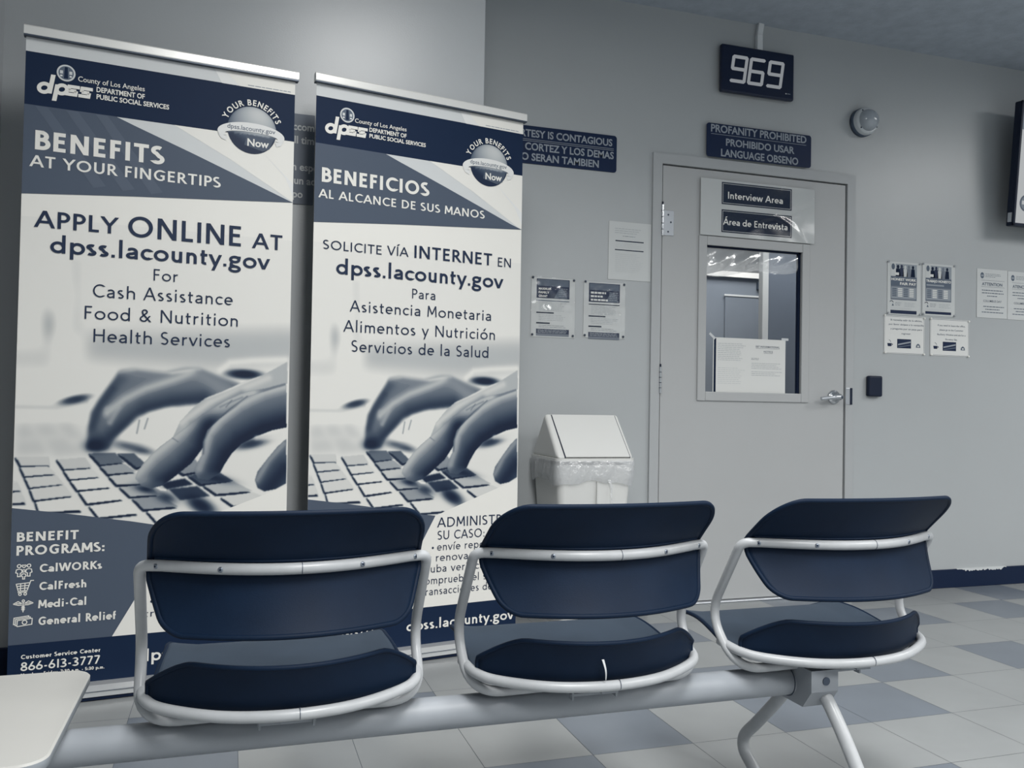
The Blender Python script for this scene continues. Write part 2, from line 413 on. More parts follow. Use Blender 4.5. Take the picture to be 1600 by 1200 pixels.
class Sheet(MB):
    """flat printed things: x to the right, z up, layers step out towards -y from the face at y0"""
    def __init__(s, off=(0, 0, 0), y0=0.0, step=.0003):
        super().__init__(off); s.y0 = y0; s.step = step
    def poly(s, pts, m, layer=1):
        y = s.y0 - layer * s.step
        a = sum(p[0] * q[1] - q[0] * p[1] for p, q in zip(pts, list(pts[1:]) + [pts[0]]))
        if a < 0: pts = list(pts)[::-1]
        s.add([(x, y, z) for x, z in pts], [list(range(len(pts)))], m)
    def rect(s, x0, z0, x1, z1, m, layer=1): s.poly([(x0, z0), (x1, z0), (x1, z1), (x0, z1)], m, layer)
    def frame(s, x0, z0, x1, z1, t, m, layer=1):
        s.rect(x0, z0, x1, z0 + t, m, layer); s.rect(x0, z1 - t, x1, z1, m, layer); s.rect(x0, z0 + t, x0 + t, z1 - t, m, layer); s.rect(x1 - t, z0 + t, x1, z1 - t, m, layer)
    def text(s, txt, style, x0, z, x1, cap, m, layer=2, shear=0):
        V, F, w = text_geo(txt, style); k = (x1 - x0) / w; y = s.y0 - layer * s.step
        s.add([(x0 + p[0] * k, y - (p[2] * 2.5e-5 if len(p) > 2 else 0), z + p[1] * cap) for p in V], F, m)
    def line(s, pts, wdt, m, layer=2):
        V, F = ribbon(pts, wdt / 2); s.k = (getattr(s, 'k', 0) + 1) % 11; y = s.y0 - layer * s.step - s.k * 2.5e-5; s.add([(a, y, b) for a, b in V], F, m)
    def lines(s, x0, x1, z0, z1, n, m, layer=2, t=.0016, ragged=.25, broken=True):
        """illegible small print"""
        for i in range(n):
            z = z1 - (z1 - z0) * (i + .5) / n; e = x1 - (x1 - x0) * ragged * random.random(); x = x0
            while x < e - .002:
                w = min(e - x, random.uniform(.008, .022)) if broken else e - x
                s.rect(x, z - t / 2, x + w, z + t / 2, m, layer); x += w + .0028

# words of the printed things: text, lettering, left, baseline, right, cap height (metres on their sheet)
T1 = [
    ('BENEFITS', 'gb', 0.0291, 1.7113, 0.4067, 0.0607),
    ('AT YOUR FINGERTIPS', 'gm', 0.0211, 1.6568, 0.5863, 0.0361),
    ('County of Los Angeles', 'b', 0.1472, 1.9458, 0.3425, 0.0171),
    ('DEPARTMENT OF', 'bb', 0.2006, 1.9207, 0.343, 0.0165),
    ('PUBLIC SOCIAL SERVICES', 'bb', 0.2012, 1.898, 0.418, 0.016),
    ('APPLY', 'Gm', 0.0394, 1.4689, 0.272, 0.053),
    ('ONLINE', 'Gm', 0.3017, 1.4642, 0.6595, 0.0686),
    ('AT', 'Gm', 0.6959, 1.4628, 0.7955, 0.0524),
    ('dpss.lacounty.gov', 'Gm', 0.0855, 1.392, 0.7509, 0.0563),
    ('For', 'Gl', 0.3819, 1.327, 0.4588, 0.0383),
    ('Cash Assistance', 'Gl', 0.2043, 1.261, 0.6338, 0.042),
    ('Food & Nutrition', 'Gl', 0.1823, 1.1898, 0.6541, 0.0419),
    ('Health Services', 'Gl', 0.2095, 1.1181, 0.6285, 0.0419),
    ('BENEFIT', 'gb', 0.0138, 0.4951, 0.1852, 0.0285),
    ('PROGRAMS:', 'gb', 0.0139, 0.4527, 0.2603, 0.0299),
    ('CalWORKs', 'gb', 0.0786, 0.398, 0.2534, 0.0252),
    ('CalFresh', 'gb', 0.079, 0.3428, 0.2109, 0.025),
    ('Medi-Cal', 'gb', 0.0789, 0.2877, 0.2133, 0.025),
    ('General Relief', 'gb', 0.0793, 0.2353, 0.2979, 0.0257),
    ('Customer Service Center', 'gb', 0.0354, 0.1361, 0.256, 0.0131),
    ('866-613-3777', 'gm', 0.0363, 0.0998, 0.2553, 0.0266),
    ('Monday - Friday, 7:30 a.m. - 5:30 p.m.', 'gb', 0.0368, 0.0825, 0.2684, 0.01),
    ('dpss.lacounty.gov', 'gm', 0.3710, 0.0912, 0.8172, 0.0393),
    ('transactions', 'Gl', 0.3811, 0.2339, 0.6246, 0.0226),
]
T2 = [
    ('BENEFICIOS', 'gb', 0.0222, 1.7146, 0.4349, 0.0515),
    ('AL ALCANCE DE SUS MANOS', 'gm', 0.016, 1.6579, 0.6696, 0.0309),
    ('County of Los Angeles', 'b', 0.1417, 1.9445, 0.3399, 0.0159),
    ('DEPARTMENT OF', 'bb', 0.1964, 1.9205, 0.3403, 0.0154),
    ('PUBLIC SOCIAL SERVICES', 'bb', 0.1968, 1.8985, 0.4178, 0.0149),
    ('SOLICITE', 'Gl2', 0.034, 1.478, 0.254, 0.0328),
    ('VÍA', 'Gl2', 0.2743, 1.4799, 0.3558, 0.0337),
    ('INTERNET', 'Gm', 0.3775, 1.4791, 0.7057, 0.0464),
    ('EN', 'Gl2', 0.729, 1.4785, 0.791, 0.0359),
    ('dpss.lacounty.gov', 'Gm', 0.0867, 1.3934, 0.7531, 0.0563),
    ('Para', 'Gl', 0.3727, 1.3277, 0.4695, 0.036),
    ('Asistencia Monetaria', 'Gl', 0.1376, 1.2635, 0.7066, 0.0407),
    ('Alimentos y Nutrición', 'Gl', 0.1155, 1.1902, 0.7254, 0.0418),
    ('Servicios de la Salud', 'Gl', 0.1446, 1.1196, 0.6979, 0.0418),
    ('ADMINISTRE', 'Gl2', 0.4932, 0.4746, 0.7979, 0.0367),
    ('SU CASO:', 'Gl2', 0.494, 0.4283, 0.6933, 0.0334),
    ('envíe reportes', 'Gl', 0.4935, 0.3881, 0.7653, 0.0293),
    ('y renovaciones', 'Gl', 0.4514, 0.3481, 0.7519, 0.0292),
    ('suba verificaciones', 'Gl', 0.4495, 0.3076, 0.8166, 0.0293),
    ('compruebe el saldo', 'Gl', 0.4259, 0.2647, 0.7816, 0.0292),
    ('transacciones de EBT', 'Gl', 0.4331, 0.224, 0.8072, 0.0292),
    ('dpss.lacounty.gov', 'gm', 0.3783, 0.0998, 0.8237, 0.0375),
    ('866-613-3777', 'gm', 0.0356, 0.1056, 0.2505, 0.0238),
]
TC = [
    ('COURTESY IS CONTAGIOUS', 'c', -0.812, 2.153, -0.263, 0.0335),
    ('SEA CORTEZ Y LOS DEMAS', 'c', -0.775, 2.093, -0.255, 0.034),
    ('LO SERAN TAMBIEN', 'c', -0.731, 2.046, -0.33, 0.034),
]
TP = [
    ('PROFANITY PROHIBITED', 'c', 0.251, 2.2785, 0.797, 0.037),
    ('PROHIBIDO USAR', 'c', 0.335, 2.218, 0.727, 0.0355),
    ('LANGUAGE OBSENO', 'c', 0.308, 2.164, 0.75, 0.0365),
]
TI = [
    ('Interview Area', 'a', 0.349, 1.9595, 0.664, 0.0335),
    ('Área de Entrevista', 'a', 0.327, 1.83, 0.693, 0.032),
]
R = {'strike': 0}
HM = [[1980.13481, 55.51152, 31.2162], [74.36626, -1708.64288, 1875.39511], [0.16113, 0.01628, 1.0]]

# ================================================================ the room
XW, XE, YN = -4.2, 6.2, -7.6        # side walls, wall behind the camera
JX, JY = -1.002, -0.40              # corner of the wall that stands forward behind the banners
CX = -2.69                         # the side wall close beside the left banner
DW, DH = 1.05, 2.095                # door opening

# floor: one foot vinyl tiles, lighter and darker
T = .3048; TX, TY = -0.36613, -1.21753
mat('tile_light', (134, 137, 138), .3, .4, var=.05, vscale=5)
mat('tile_dark', (102, 109, 118), .3, .4, var=.06, vscale=5)
mat('tile_seam', (84, 92, 102), .6, .2)
fl = MB()
fl.add([(XW, YN, -.0012), (XE, YN, -.0012), (XE, .05, -.0012), (XW, .05, -.0012)], [[0, 1, 2, 3]], 'tile_seam')
g = .0007
DARK = {(0, 0), (1, 0), (-2, 0), (-6, 0), (-8, 0), (-3, 1), (-7, 1), (3, -4), (7, -4), (-3, -4)}     # the darker tiles laid out of step
for i in range(int((XW - TX) / T) - 1, int((XE - TX) / T) + 1):
    for j in range(-5, int((TY - YN) / T) + 1):
        x0, x1 = max(XW, TX + i * T + g), min(XE, TX + (i + 1) * T - g); y1, y0 = min(.05, TY - j * T - g), max(YN, TY - (j + 1) * T + g)
        if x1 <= x0 or y1 <= y0: continue
        dark = (i, j) in DARK or (j % 2 == 1 and i % 2 == 0 and j < 0) or (j > 1 and i % 2 == 0 and j % 2 == 0)
        fl.add([(x0, y0, 0), (x1, y0, 0), (x1, y1, 0), (x0, y1, 0)], [[0, 1, 2, 3]], 'tile_dark' if dark else 'tile_light')
fl.build('floor', kind='structure')

def slab(name, boxes, m):
    b = MB()
    for q in boxes: b.box(*q, m)
    return b.build(name, kind='structure')
c_ = MB(); c_.add([(XW, YN, CEIL), (XE, YN, CEIL), (XE, .15, CEIL), (XW, .15, CEIL)], [[3, 2, 1, 0]], 'ceiling_texture'); 
c_.box(XW, XE, YN, .15, CEIL + .001, CEIL + .06, 'ceiling_texture'); c_.build('ceiling', kind='structure')
FX = .052                            # width of the steel door frame
slab('wall_back', [(JX - .05, -FX + .01, 0, .14, 0, CEIL), (DW + FX - .01, XE, 0, .14, 0, CEIL), (-FX + .01, DW + FX - .01, 0, .14, DH + FX - .01, CEIL)], 'wall_paint')
slab('wall_left', [(CX, JX, JY, .14, 0, CEIL)], 'jog_paint')
slab('wall_return', [(XW, CX, -.96, .14, 0, CEIL)], 'jog_paint')
slab('wall_west', [(XW - .1, XW, YN, .14, 0, CEIL)], 'wall_paint')
slab('wall_east', [(XE, XE + .1, YN, .14, 0, CEIL)], 'wall_paint')
slab('wall_front', [(XW, XE, YN - .1, YN, 0, CEIL)], 'wall_paint')

# dark vinyl baseboards, the right one with its smear of wall paint
b = MB(); b.box(DW + FX, XE, -.010, 0, 0, .098, 'baseboard_vinyl', .003)
V = []; n = 40; random.seed(3)
xs = [1.78 + (2.12 - 1.78) * i / n for i in range(n + 1)]
lo = [.0985 - (.016 if .1 < i / n < .95 else .004) * random.uniform(.35, 1) for i in range(n + 1)]
mat('paint_smear', (190, 193, 194), .6, .2)
for i in range(n):
    b.add([(xs[i], -.0106, lo[i]), (xs[i + 1], -.0106, lo[i + 1]), (xs[i + 1], -.0106, .0988), (xs[i], -.0106, .0988)], [[0, 1, 2, 3]], 'paint_smear')
    b.add([(xs[i], -.0106, .0988), (xs[i + 1], -.0106, .0988), (xs[i + 1], .001, .0988), (xs[i], .001, .0988)], [[0, 1, 2, 3]], 'paint_smear')
b.build('baseboard_right', kind='structure')
b = MB(); b.box(JX, -FX, -.010, 0, 0, .098, 'baseboard_vinyl', .003); b.build('baseboard_back', kind='structure')
b = MB(); b.box(CX, JX, JY - .010, JY, 0, .098, 'baseboard_vinyl', .003); b.box(JX, JX + .01, JY - .01, -.01, 0, .098, 'baseboard_vinyl', .003); b.build('baseboard_left', kind='structure')
b = MB(); b.box(CX, CX + .010, -.96, JY - .01, 0, .098, 'baseboard_vinyl', .003); b.build('baseboard_west', kind='structure')

# steel door frame
b = MB(); p = -.012
b.prism([(-FX, 0), (-.004, 0), (-.004, DH + .003), (DW + .004, DH + .003), (DW + .004, 0), (DW + FX, 0), (DW + FX, DH + FX), (-FX, DH + FX)], p, .14, 'frame_paint')
b.box(-.004, DW + .004, .045, .07, DH - .01, DH + .003, 'frame_paint'); b.box(-.004, .012, .045, .07, 0, DH, 'frame_paint'); b.box(DW - .012, DW + .004, .045, .07, 0, DH, 'frame_paint')
b.box(-.004, DW + .004, -.03, .14, 0, .009, 'satin_metal', .003)
fr = b.build('trim_1', kind='structure')
b = MB(); s = R['strike']
b.box(DW + .003, DW + .042, p - .0025, p, .966, 1.051, 'satin_metal', .0015); b.box(DW + .028, DW + .042, p - .004, p - .0024, .966, 1.051, 'black_plastic')
b.build('strike_plate', fr)

# the door: slab with a window opening
GX0, GX1, GZ0, GZ1 = .238, .790, 1.012, 1.730
b = MB(); y0, y1 = -.004, .041; g = .0035
b.prism([(g, .012), (DW - g, .012), (DW - g, DH - .004), (g, DH - .004), (g, GZ1), (GX0, GZ1), (GX1, GZ1), (GX1, GZ0), (GX0, GZ0), (GX0, GZ1 - 1e-5), (g, GZ1 - 1e-5)], y0, y1, 'door_paint')
door = b.build('door_1', kind='structure')
b = MB(); y = y0
mw = .040
for q in ((GX0 - mw, GX0 + .004, GZ0 - mw, GZ1 + mw), (GX1 - .004, GX1 + mw, GZ0 - mw, GZ1 + mw), (GX0 + .004, GX1 - .004, GZ0 - mw, GZ0 + .004), (GX0 + .004, GX1 - .004, GZ1 - .004, GZ1 + mw)):
    b.box(q[0], q[1], y - .009, y + .002, q[2], q[3], 'door_paint', .003)
b.build('window_moulding', door)
b = MB(); t = .010
for q in ((GX0 + .002, GX0 + t, GZ0, GZ1), (GX1 - t - .004, GX1 - .002, GZ0, GZ1), (GX0, GX1, GZ1 - t, GZ1 - .002)):
    b.box(q[0], q[1], y + .012, y + .030, q[2], q[3], 'shadow_gap')
b.build('glazing_seal', door)
b = MB(); b.add([(GX0, .016, GZ0), (GX1, .016, GZ0), (GX1, .016, GZ1), (GX0, .016, GZ1)], [[0, 1, 2, 3]], 'glass'); b.build('glass_pane', door)
for z0, z1, full in ((1.752, 1.900, True), (1.004, 1.128, False)):
    b = MB()
    b.tube([(-.001, y0 - .009, z0), (-.001, y0 - .009, z1)], .0062, 'chrome', 12)
    for k in range(1, 5): zz = z0 + (z1 - z0) * k / 5; b.tube([(-.001, y0 - .009, zz - .0012), (-.001, y0 - .009, zz + .0012)], .0067, 'shadow_gap', 12)
    b.tube([(-.001, y0 - .009, z1), (-.001, y0 - .009, z1 + .014)], .0045, 'black_plastic', 10)
    if full:
        b.box(.006, .062, y0 - .004, y0 - .0004, z0 + .004, z1 - .024, 'satin_metal', .0012)
        for zx, zz in ((.032, z1 - .045), (.046, (z0 + z1) / 2 - .006), (.032, z0 + .022)): b.lathe([(0, .0008), (.0045, .0004), (.005, -.001)], 'dark_steel', (zx, y0 - .0042, zz), (0, -1, 0), 12)
    b.build('hinge', door)
b = MB(); hx, hz = .986, 1.003
b.lathe([(0, 0), (.036, 0), (.036, .006), (.030, .011), (.018, .013), (.016, .050), (0, .050)], 'chrome', (hx, y0, hz), (0, -1, 0), 28)
b.build('rose', door)
b = MB(); b.tube(smooth_path([(hx + .012, y0 - .046, hz), (hx, y0 - .050, hz), (hx - .03, y0 - .052, hz - .001), (hx - .07, y0 - .050, hz - .005), (hx - .108, y0 - .044, hz - .010)]), [.0125] * 9 + [.0115] * 8 + [.0098] * 16, 'satin_metal', 14)
b.lathe([(0, .003), (.006, .002), (.0075, 0)], 'dark_steel', (hx + .004, y0 - .061, hz), (0, -1, 0), 12)
b.build('lever_handle', door)

# ---------------------------------------------------------------- office seen through the door's window
slab('floor_office', [(-1.0, 3.6, .14, 3.6, -.05, 0)], 'inner_dark')
slab('ceiling_office', [(-1.0, 3.6, .14, 3.6, 2.66, 2.7)], 'inner_light')
slab('wall_office', [(-1.0, 3.6, 2.20, 2.30, 0, 1.955), (-1.1, -1.0, .14, 3.7, 0, 2.7), (3.6, 3.7, .14, 3.7, 0, 2.7)], 'inner_wall')
slab('wall_office_far', [(-1.0, 3.6, 2.9, 3.0, 0, 2.7)], 'inner_light')
b = MB(); b.prism([(1.50, 1.950), (3.6, 1.950), (3.6, 1.992), (1.66, 1.992)], 2.17, 2.34, 'inner_white'); b.build('trim_2', kind='structure')
b = MB(); b.box(1.70, 2.5, 2.185, 2.20, 0, 1.80, 'inner_wall', .003); b.box(1.69, 2.52, 2.18, 2.19, 1.80, 1.815, 'inner_light', .002); b.box(1.985, 2.04, 2.17, 2.2, 1.865, 1.925, 'dark_steel', .004); b.build('door_2', kind='structure')
b = MB(); b.box(1.143, 1.186, .86, .905, 0, 2.66, 'inner_light', .004); b.build('trim_3', kind='structure')
slab('wall_partition', [(1.186, 3.6, .87, .90, 0, 2.66)], 'inner_dark')

# ================================================================ notices on and around the door
def notice(name, label, cat, q, yface=0, paper='paper', pins=None, pinm='satin_metal', sleeve=None, group=None, tilt=0):
    """a sheet of paper standing off the wall a little; q = x0, z0, x1, z1"""
    x0, z0, x1, z1 = q; o = thing(name, label, cat, ((x0 + x1) / 2, yface - .0015, (z0 + z1) / 2), 0, group)
    o.rotation_euler = (0, tilt, 0)
    s = Sheet(o.location[:], yface - .0022, .00025)
    s.box(x0, x1, yface - .0022, yface - .0012, z0, z1, paper)
    return o, s
def pin_up(o, spots, m='satin_metal', r=.0055, yf=0):
    for x, z in spots:
        b = MB(o.location[:]); b.lathe([(r * .6, 0), (r * .5, .003), (r, .004), (r * .9, .0065), (0, .0075)], m, (x, yf - .0025, z), (0, -1, 0), 14); b.build('push_pin', o)

# A: plain form beside the frame
o, s = notice('paper_notice', 'plain typed sheet with two black bars taped just left of the door frame', 'notice', (-.273, 1.530, -.0555, 1.803), paper='paper_grey', tilt=.004)
X0, Z0 = -.273, 1.530
s.lines(X0 + .03, X0 + .18, Z0 + .215, Z0 + .245, 3, 'ink_pale'); s.lines(X0 + .07, X0 + .14, Z0 + .200, Z0 + .212, 1, 'ink_soft')
s.rect(X0 + .034, Z0 + .180, X0 + .180, Z0 + .185, 'ink'); s.rect(X0 + .032, Z0 + .138, X0 + .180, Z0 + .1425, 'ink')
s.lines(X0 + .034, X0 + .17, Z0 + .150, Z0 + .175, 3, 'ink_faint'); s.lines(X0 + .034, X0 + .18, Z0 + .035, Z0 + .125, 10, 'ink_faint')
s.build('sheet', o)

# B, C: flyers in clear sleeves
def grant(x0, z0, x1, z1, words, label):
    o, s = notice('flyer', label, 'flyer', (x0, z0, x1, z1), paper='paper_grey', group='sleeved flyers left of the door')
    w = x1 - x0; a, c = x0 + .025, x1 - .028; top = z1 - .006
    s.rect(a, top - .088, c, top, 'sign_navy'); s.rect(a + .004, top - .032, c - .004, top - .003, 'ink_soft', 2)
    s.poly([(a + .085, top - .086), (a + .105, top - .05), (a + .125, top - .042), (a + .14, top - .06), (a + .15, top - .086)], 'ink_soft', 2)
    s.lines(c - .054, c - .008, top - .080, top - .038, 5, 'sign_letter', 3, .0025, .15)
    if not words:
        for k, e_ in enumerate((.078, .060, .088)): s.lines(a + .010, a + .010 + e_, top - .055 - .0165 * k, top - .035 - .0165 * k, 1, 'paper', 3, .0085, .02)
    for k, t in enumerate(words or []): s.text(t, 'bb', a + .010, top - .050 - .0165 * k, a + .010 + .0085 * len(t) * (.95 if k == 0 else 1), .010, 'paper_white', 3)
    z = top - .097
    s.rect(a, z - .004, c, z, 'ink_soft' if words else 'ink')
    s.lines(a + .012, c - .008, z - .05, z - .008, 6, 'ink_pale', t=.0014)
    s.rect(a, z - .060, a + .085, z - .054, 'ink'); s.lines(a + .012, c - .008, z - .094, z - .064, 4, 'ink_pale', t=.0014)
    s.rect(a, z - .108, a + .066, z - .101, 'ink'); s.lines(a + .012, c - .008, z - .126, z - .111, 2, 'ink_soft', t=.0014)
    s.rect(a, z - .163, c, z - .131, 'sign_grey'); s.rect(a, z - .152, c, z - .131, 'sign_navy', 2); s.lines(a + .008, c - .008, z - .150, z - .133, 4, 'sign_letter', 3, .0018, .05)
    s.build('sheet', o)
    b = MB(o.location[:])
    b.grid(lambda u, v: (x0 - .004 + (w + .008) * u, -.0045 - .0035 * abs(math.sin(7 * u + 5 * v)) * math.sin(PI * u) * math.sin(PI * v), z0 - .004 + (z1 - z0 + .008) * v), 24, 30, 'sleeve'); b.build('clear_sleeve', o)
    pin_up(o, [(x0 + .006, z1 - .002), (x1 - .008, z1 - .006), (x0 + .006, z0 + .01), (x1 - .01, z0 + .01)], 'dark_steel')
grant(-.650, 1.247, -.437, 1.518, ['MAXIMUM', 'FAMILY', 'GRANT'], 'flyer headed MAXIMUM FAMILY GRANT in a shiny crinkled sleeve, left of its twin')
grant(-.394, 1.2535, -.184, 1.5135, None, 'sleeved flyer with a dark heading block pinned below the plain typed sheet')

# D, E: wage posters
def wage(x0, z0, x1, z1, l1, l2, label, bar):
    o, s = notice('wage_poster', label, 'poster', (x0, z0, x1, z1), paper='paper_grey', group='wage posters right of the door')
    a, c, top = x0 + .020, x1 - .024, z1 - .010
    s.rect(a, top - .190, c, top, 'sign_grey'); s.rect(a, top - .066, c, top, 'ink_pale', 2)
    s.rect(a, top - .066, a + .032, top, 'paper_grey', 3); s.poly([(a + .004 + .011 + .011 * math.cos(t * PI / 8), top - .016 + .016 * math.sin(t * PI / 8)) for t in range(16)], 'ink_soft', 4)
    for (px, hh, ww, mm) in ((.046, .056, .026, 'ink'), (.070, .046, .024, 'sign_navy'), (.093, .058, .026, 'paper_grey'), (.116, .052, .024, 'sign_grey'), (.143, .054, .024, 'ink')):
        s.poly([(a + px - ww * .6, top - .066), (a + px + ww * .6, top - .066), (a + px + ww * .45, top - hh * .45), (a + px - ww * .45, top - hh * .45)], mm, 3)
        s.poly([(a + px + ww * .3 * math.cos(t * PI / 6), top - hh * .28 + ww * .4 * math.sin(t * PI / 6)) for t in range(12)], mm, 4)
    s.rect(a + .026, top - .060, a + .052, top - .046, 'paper', 5)
    s.rect(a, top - .116, c, top - .068, 'ink_soft', 2)
    s.text(l1, 'bb', a + .004, top - .088, c - .004, .013, 'paper_white', 3)
    if l2: s.text(l2, 'bb', a + .060, top - .110, c - .004, .014, 'paper_white', 3)
    else: s.rect(a + .006, top - .108, c - .05, top - .100, 'ink_pale', 3)
    s.rect(a + .004, top - .182, c - .004, top - .122, 'ink_pale', 2)
    for k in range(5):
        for q in range(4): s.rect(a + .010 + q * .037, top - .134 - k * .0095, a + .010 + q * .037 + .028, top - .128 - k * .0095, 'paper' if q % 2 else 'ink_soft', 3)
    s.lines(a + .030, a + .075, top - .222, top - .200, 3, 'ink_soft'); s.lines(a + .09, c, top - .225, top - .200, 3, 'ink_pale')
    s.line([(a + .006 + .012 * math.cos(t), top - .208 + .012 * math.sin(t)) for t in (2.6, 2, 1.4, .8, .3)], .0035, 'ink'); s.poly([(a + .008, top - .222), (a + .022, top - .222), (a + .015, top - .208)], 'ink_soft')
    s.lines(a, c - .03, top - .240, top - .230, 2, 'ink_faint'); s.rect(a, top - .246 - bar, c, top - .244, 'sign_navy')
    s.build('sheet', o)
    pin_up(o, [(x0 + .004, z1 - .003), (x1 - .006, z1 - .004), (x0 + .004, z0 + .006), (x1 - .004, z0 + .006)], 'satin_metal')
wage(1.317, 1.443, 1.530, 1.7205, 'HONEST WORK', 'FAIR PAY', 'pinned poster headed HONEST WORK FAIR PAY, nearest the door', .016)
wage(1.5435, 1.448, 1.760, 1.7245, 'TRABAJO HONESTO', None, 'pinned wage poster in Spanish, right beside the HONEST WORK one', .012)

# F, G: landscape notices
def reentry(x0, z0, x1, z1, rows, label, y=0):
    o, s = notice('exit_notice', label, 'notice', (x0, z0, x1, z1), yface=y, paper='paper', group='landscape notices below the wage posters')
    for i, (t, wd, z) in enumerate(rows):
        cx = (x0 + x1) / 2 + .012; s.text(t, 'b', cx - wd / 2, z1 - z, cx + wd / 2, .0095, 'ink_soft')
    zc = z1 - .143; cx = x0 + .13
    s.rect(cx - .045, zc - .026, cx + .045, zc + .022, 'sign_navy'); s.poly([(cx - .040, zc - .004), (cx + .042, zc + .012), (cx + .042, zc + .004), (cx - .040, zc - .012)], 'ink_pale', 3); s.poly([(cx - .040, zc - .019), (cx + .042, zc - .005), (cx + .042, zc - .011), (cx - .040, zc - .023)], 'ink_soft', 3)
    a = x0 + .036; s.poly([(a - .014, zc - .002), (a + .014, zc - .002), (a + .011, zc - .018), (a - .011, zc - .018)], 'sign_navy'); s.line([(a + .014, zc - .004), (a + .021, zc - .008), (a + .012, zc - .013)], .003, 'sign_navy'); s.line([(a - .004, zc + .016), (a + .006, zc + .010), (a + .008, zc + .003)], .0025, 'ink_soft')
    a = x1 - .042; s.poly([(a - .015, zc - .020), (a + .015, zc - .020), (a + .012, zc - .006), (a, zc + .002), (a - .012, zc - .006)], 'ink_soft'); s.rect(a - .006, zc - .016, a + .006, zc - .009, 'paper', 3)
    s.frame(x0 + .003, z0 + .003, x1 - .003, z1 - .003, .0014, 'ink_soft', 2)
    s.build('sheet', o)
    pin_up(o, [(x0 + .003, z1 - .001), (x1 - .004, z1 - .006), (x0 + .006, z0 + .004), (x1 - .006, z0 + .002)], 'paper_white', yf=y)
reentry(1.297, 1.237, 1.560, 1.4365, [('Si necesita salir de la oficina,', .205, .026), ('por favor dirijase a la ventanilla', .225, .049), ('y pregunte por un pase para', .205, .072), ('regresar.', .062, .096)], 'landscape notice in Spanish pinned under the HONEST WORK poster')
reentry(1.596, 1.236, 1.8585, 1.433, [('If you need to leave the office,', .185, .038), ('please go to the Customer', .160, .062), ('Re-Entry Window and ask for a', .190, .087), ('Re-entry Slip.', .080, .112)], 'landscape notice beginning IF YOU NEED TO LEAVE THE OFFICE, on the right')

# H, I: closing notices
def closing(x0, z0, x1, z1, head, label):
    o, s = notice('closing_notice', label, 'notice', (x0, z0, x1, z1), paper='paper_grey', group='holiday closing notices by the screen')
    s.poly([(x0 + .036 + .013 * math.cos(t * PI / 8), z1 - .036 + .017 * math.sin(t * PI / 8)) for t in range(16)], 'ink_soft'); s.rect(x0 + .026, z1 - .041, x0 + .046, z1 - .032, 'ink_pale', 3)
    s.lines(x0 + .058, x0 + .17, z1 - .046, z1 - .022, 3, 'ink_soft', ragged=.4, t=.002); s.line([(x0 + .03, z1 - .062), (x1 - .02, z1 - .062)], .0012, 'ink_soft')
    s.text(head, 'bb', x0 + .034, z1 - .090, x0 + .034 + .0145 * len(head) * 1.09, .017, 'ink_soft'); s.line([(x0 + .03, z1 - .097), (x1 - .02, z1 - .097)], .0012, 'ink_soft')
    for z, a, c in ((.116, .034, .18), (.131, .034, .19), (.147, .070, .14), (.205, .044, .19), (.220, .058, .16), (.236, .034, .19)): s.lines(x0 + a, x0 + c, z1 - z - .005, z1 - z + .005, 1, 'ink_soft', t=.0042, ragged=.02)
    s.text('COLUMBUS DAY', 'b', x0 + .044, z1 - .180, x0 + .172, .012, 'ink_soft')
    s.build('sheet', o)
closing(1.911, 1.454, 2.1235, 1.7205, 'ATTENTION', 'typed closing notice headed ATTENTION, right of the pinned posters')
closing(2.1265, 1.452, 2.340, 1.7185, 'ATENCION', 'typed closing notice headed ATENCION, cut by the right edge of the photo')

# plates with raised words
def plate(name, label, q, y, m, rad=.014, t=.003):
    x0, z0, x1, z1 = q; s = Sheet(((x0 + x1) / 2, y, (z0 + z1) / 2), y - t, .0003)
    P = []
    for cx, cz, a0 in ((x1 - rad, z1 - rad, 0), (x0 + rad, z1 - rad, 90), (x0 + rad, z0 + rad, 180), (x1 - rad, z0 + rad, 270)): P += arc(cx, cz, rad, rad, a0, a0 + 90, 6)
    s.prism(P, y - t, y, m); return s
s = plate('courtesy_sign', '', (-.850, 2.0305, -.240, 2.203), -.0008, 'sign_navy')
for t, st, x0, z, x1, cap in TC: s.text(t, st, x0, z, x1, cap, 'sign_letter')
s.line([(-.79, 2.141), (-.256, 2.141)], .0022, 'sign_letter'); s.line([(-.79, 2.1335), (-.256, 2.1335)], .0022, 'sign_letter')
s.build('courtesy_sign', label='dark wall plate reading COURTESY IS CONTAGIOUS, half hidden by the right banner', cat='sign')
s = plate('profanity_sign', '', (.2285, 2.156, .826, 2.320), -.0135, 'sign_navy')
for t, st, x0, z, x1, cap in TP: s.text(t, st, x0, z, x1, cap, 'sign_letter')
s.line([(.252, 2.268), (.796, 2.268)], .002, 'sign_letter')
s.build('profanity_sign', label='dark wall plate reading PROFANITY PROHIBITED above the door', cat='sign')

s = plate('no_smoking_sign', '', (-2.36, 1.6705, -1.6565, 2.007), JY - .0008, 'sign_grey', .003)
# the lines run on behind the banners; the x where each line's glimpsed letters start is what was measured
lt = [('accommodate', 1, -1.734, 1.946), ('at all times', 4, -1.728, 1.8965), ('en espera', 1, -1.735, 1.796), ('con un adulto', 4, -1.738, 1.745), ('tiempo', 4, -1.732, 1.6945)]
for tx, k_, xs_, z in lt:
    sc_ = .0265; pre = text_geo(tx[:k_], 'bb')[2] if tx[:k_].strip() else 0
    w_ = text_geo(tx, 'bb')[2]; x0 = xs_ - pre * sc_ - .002; s.text(tx, 'bb', x0, z, x0 + w_ * sc_, .0285, 'sign_grey_letter')
so = s.build('waiting_rules_sign', label='grey wall sign with pale words, glimpsed in the gap between the two banners', cat='sign')

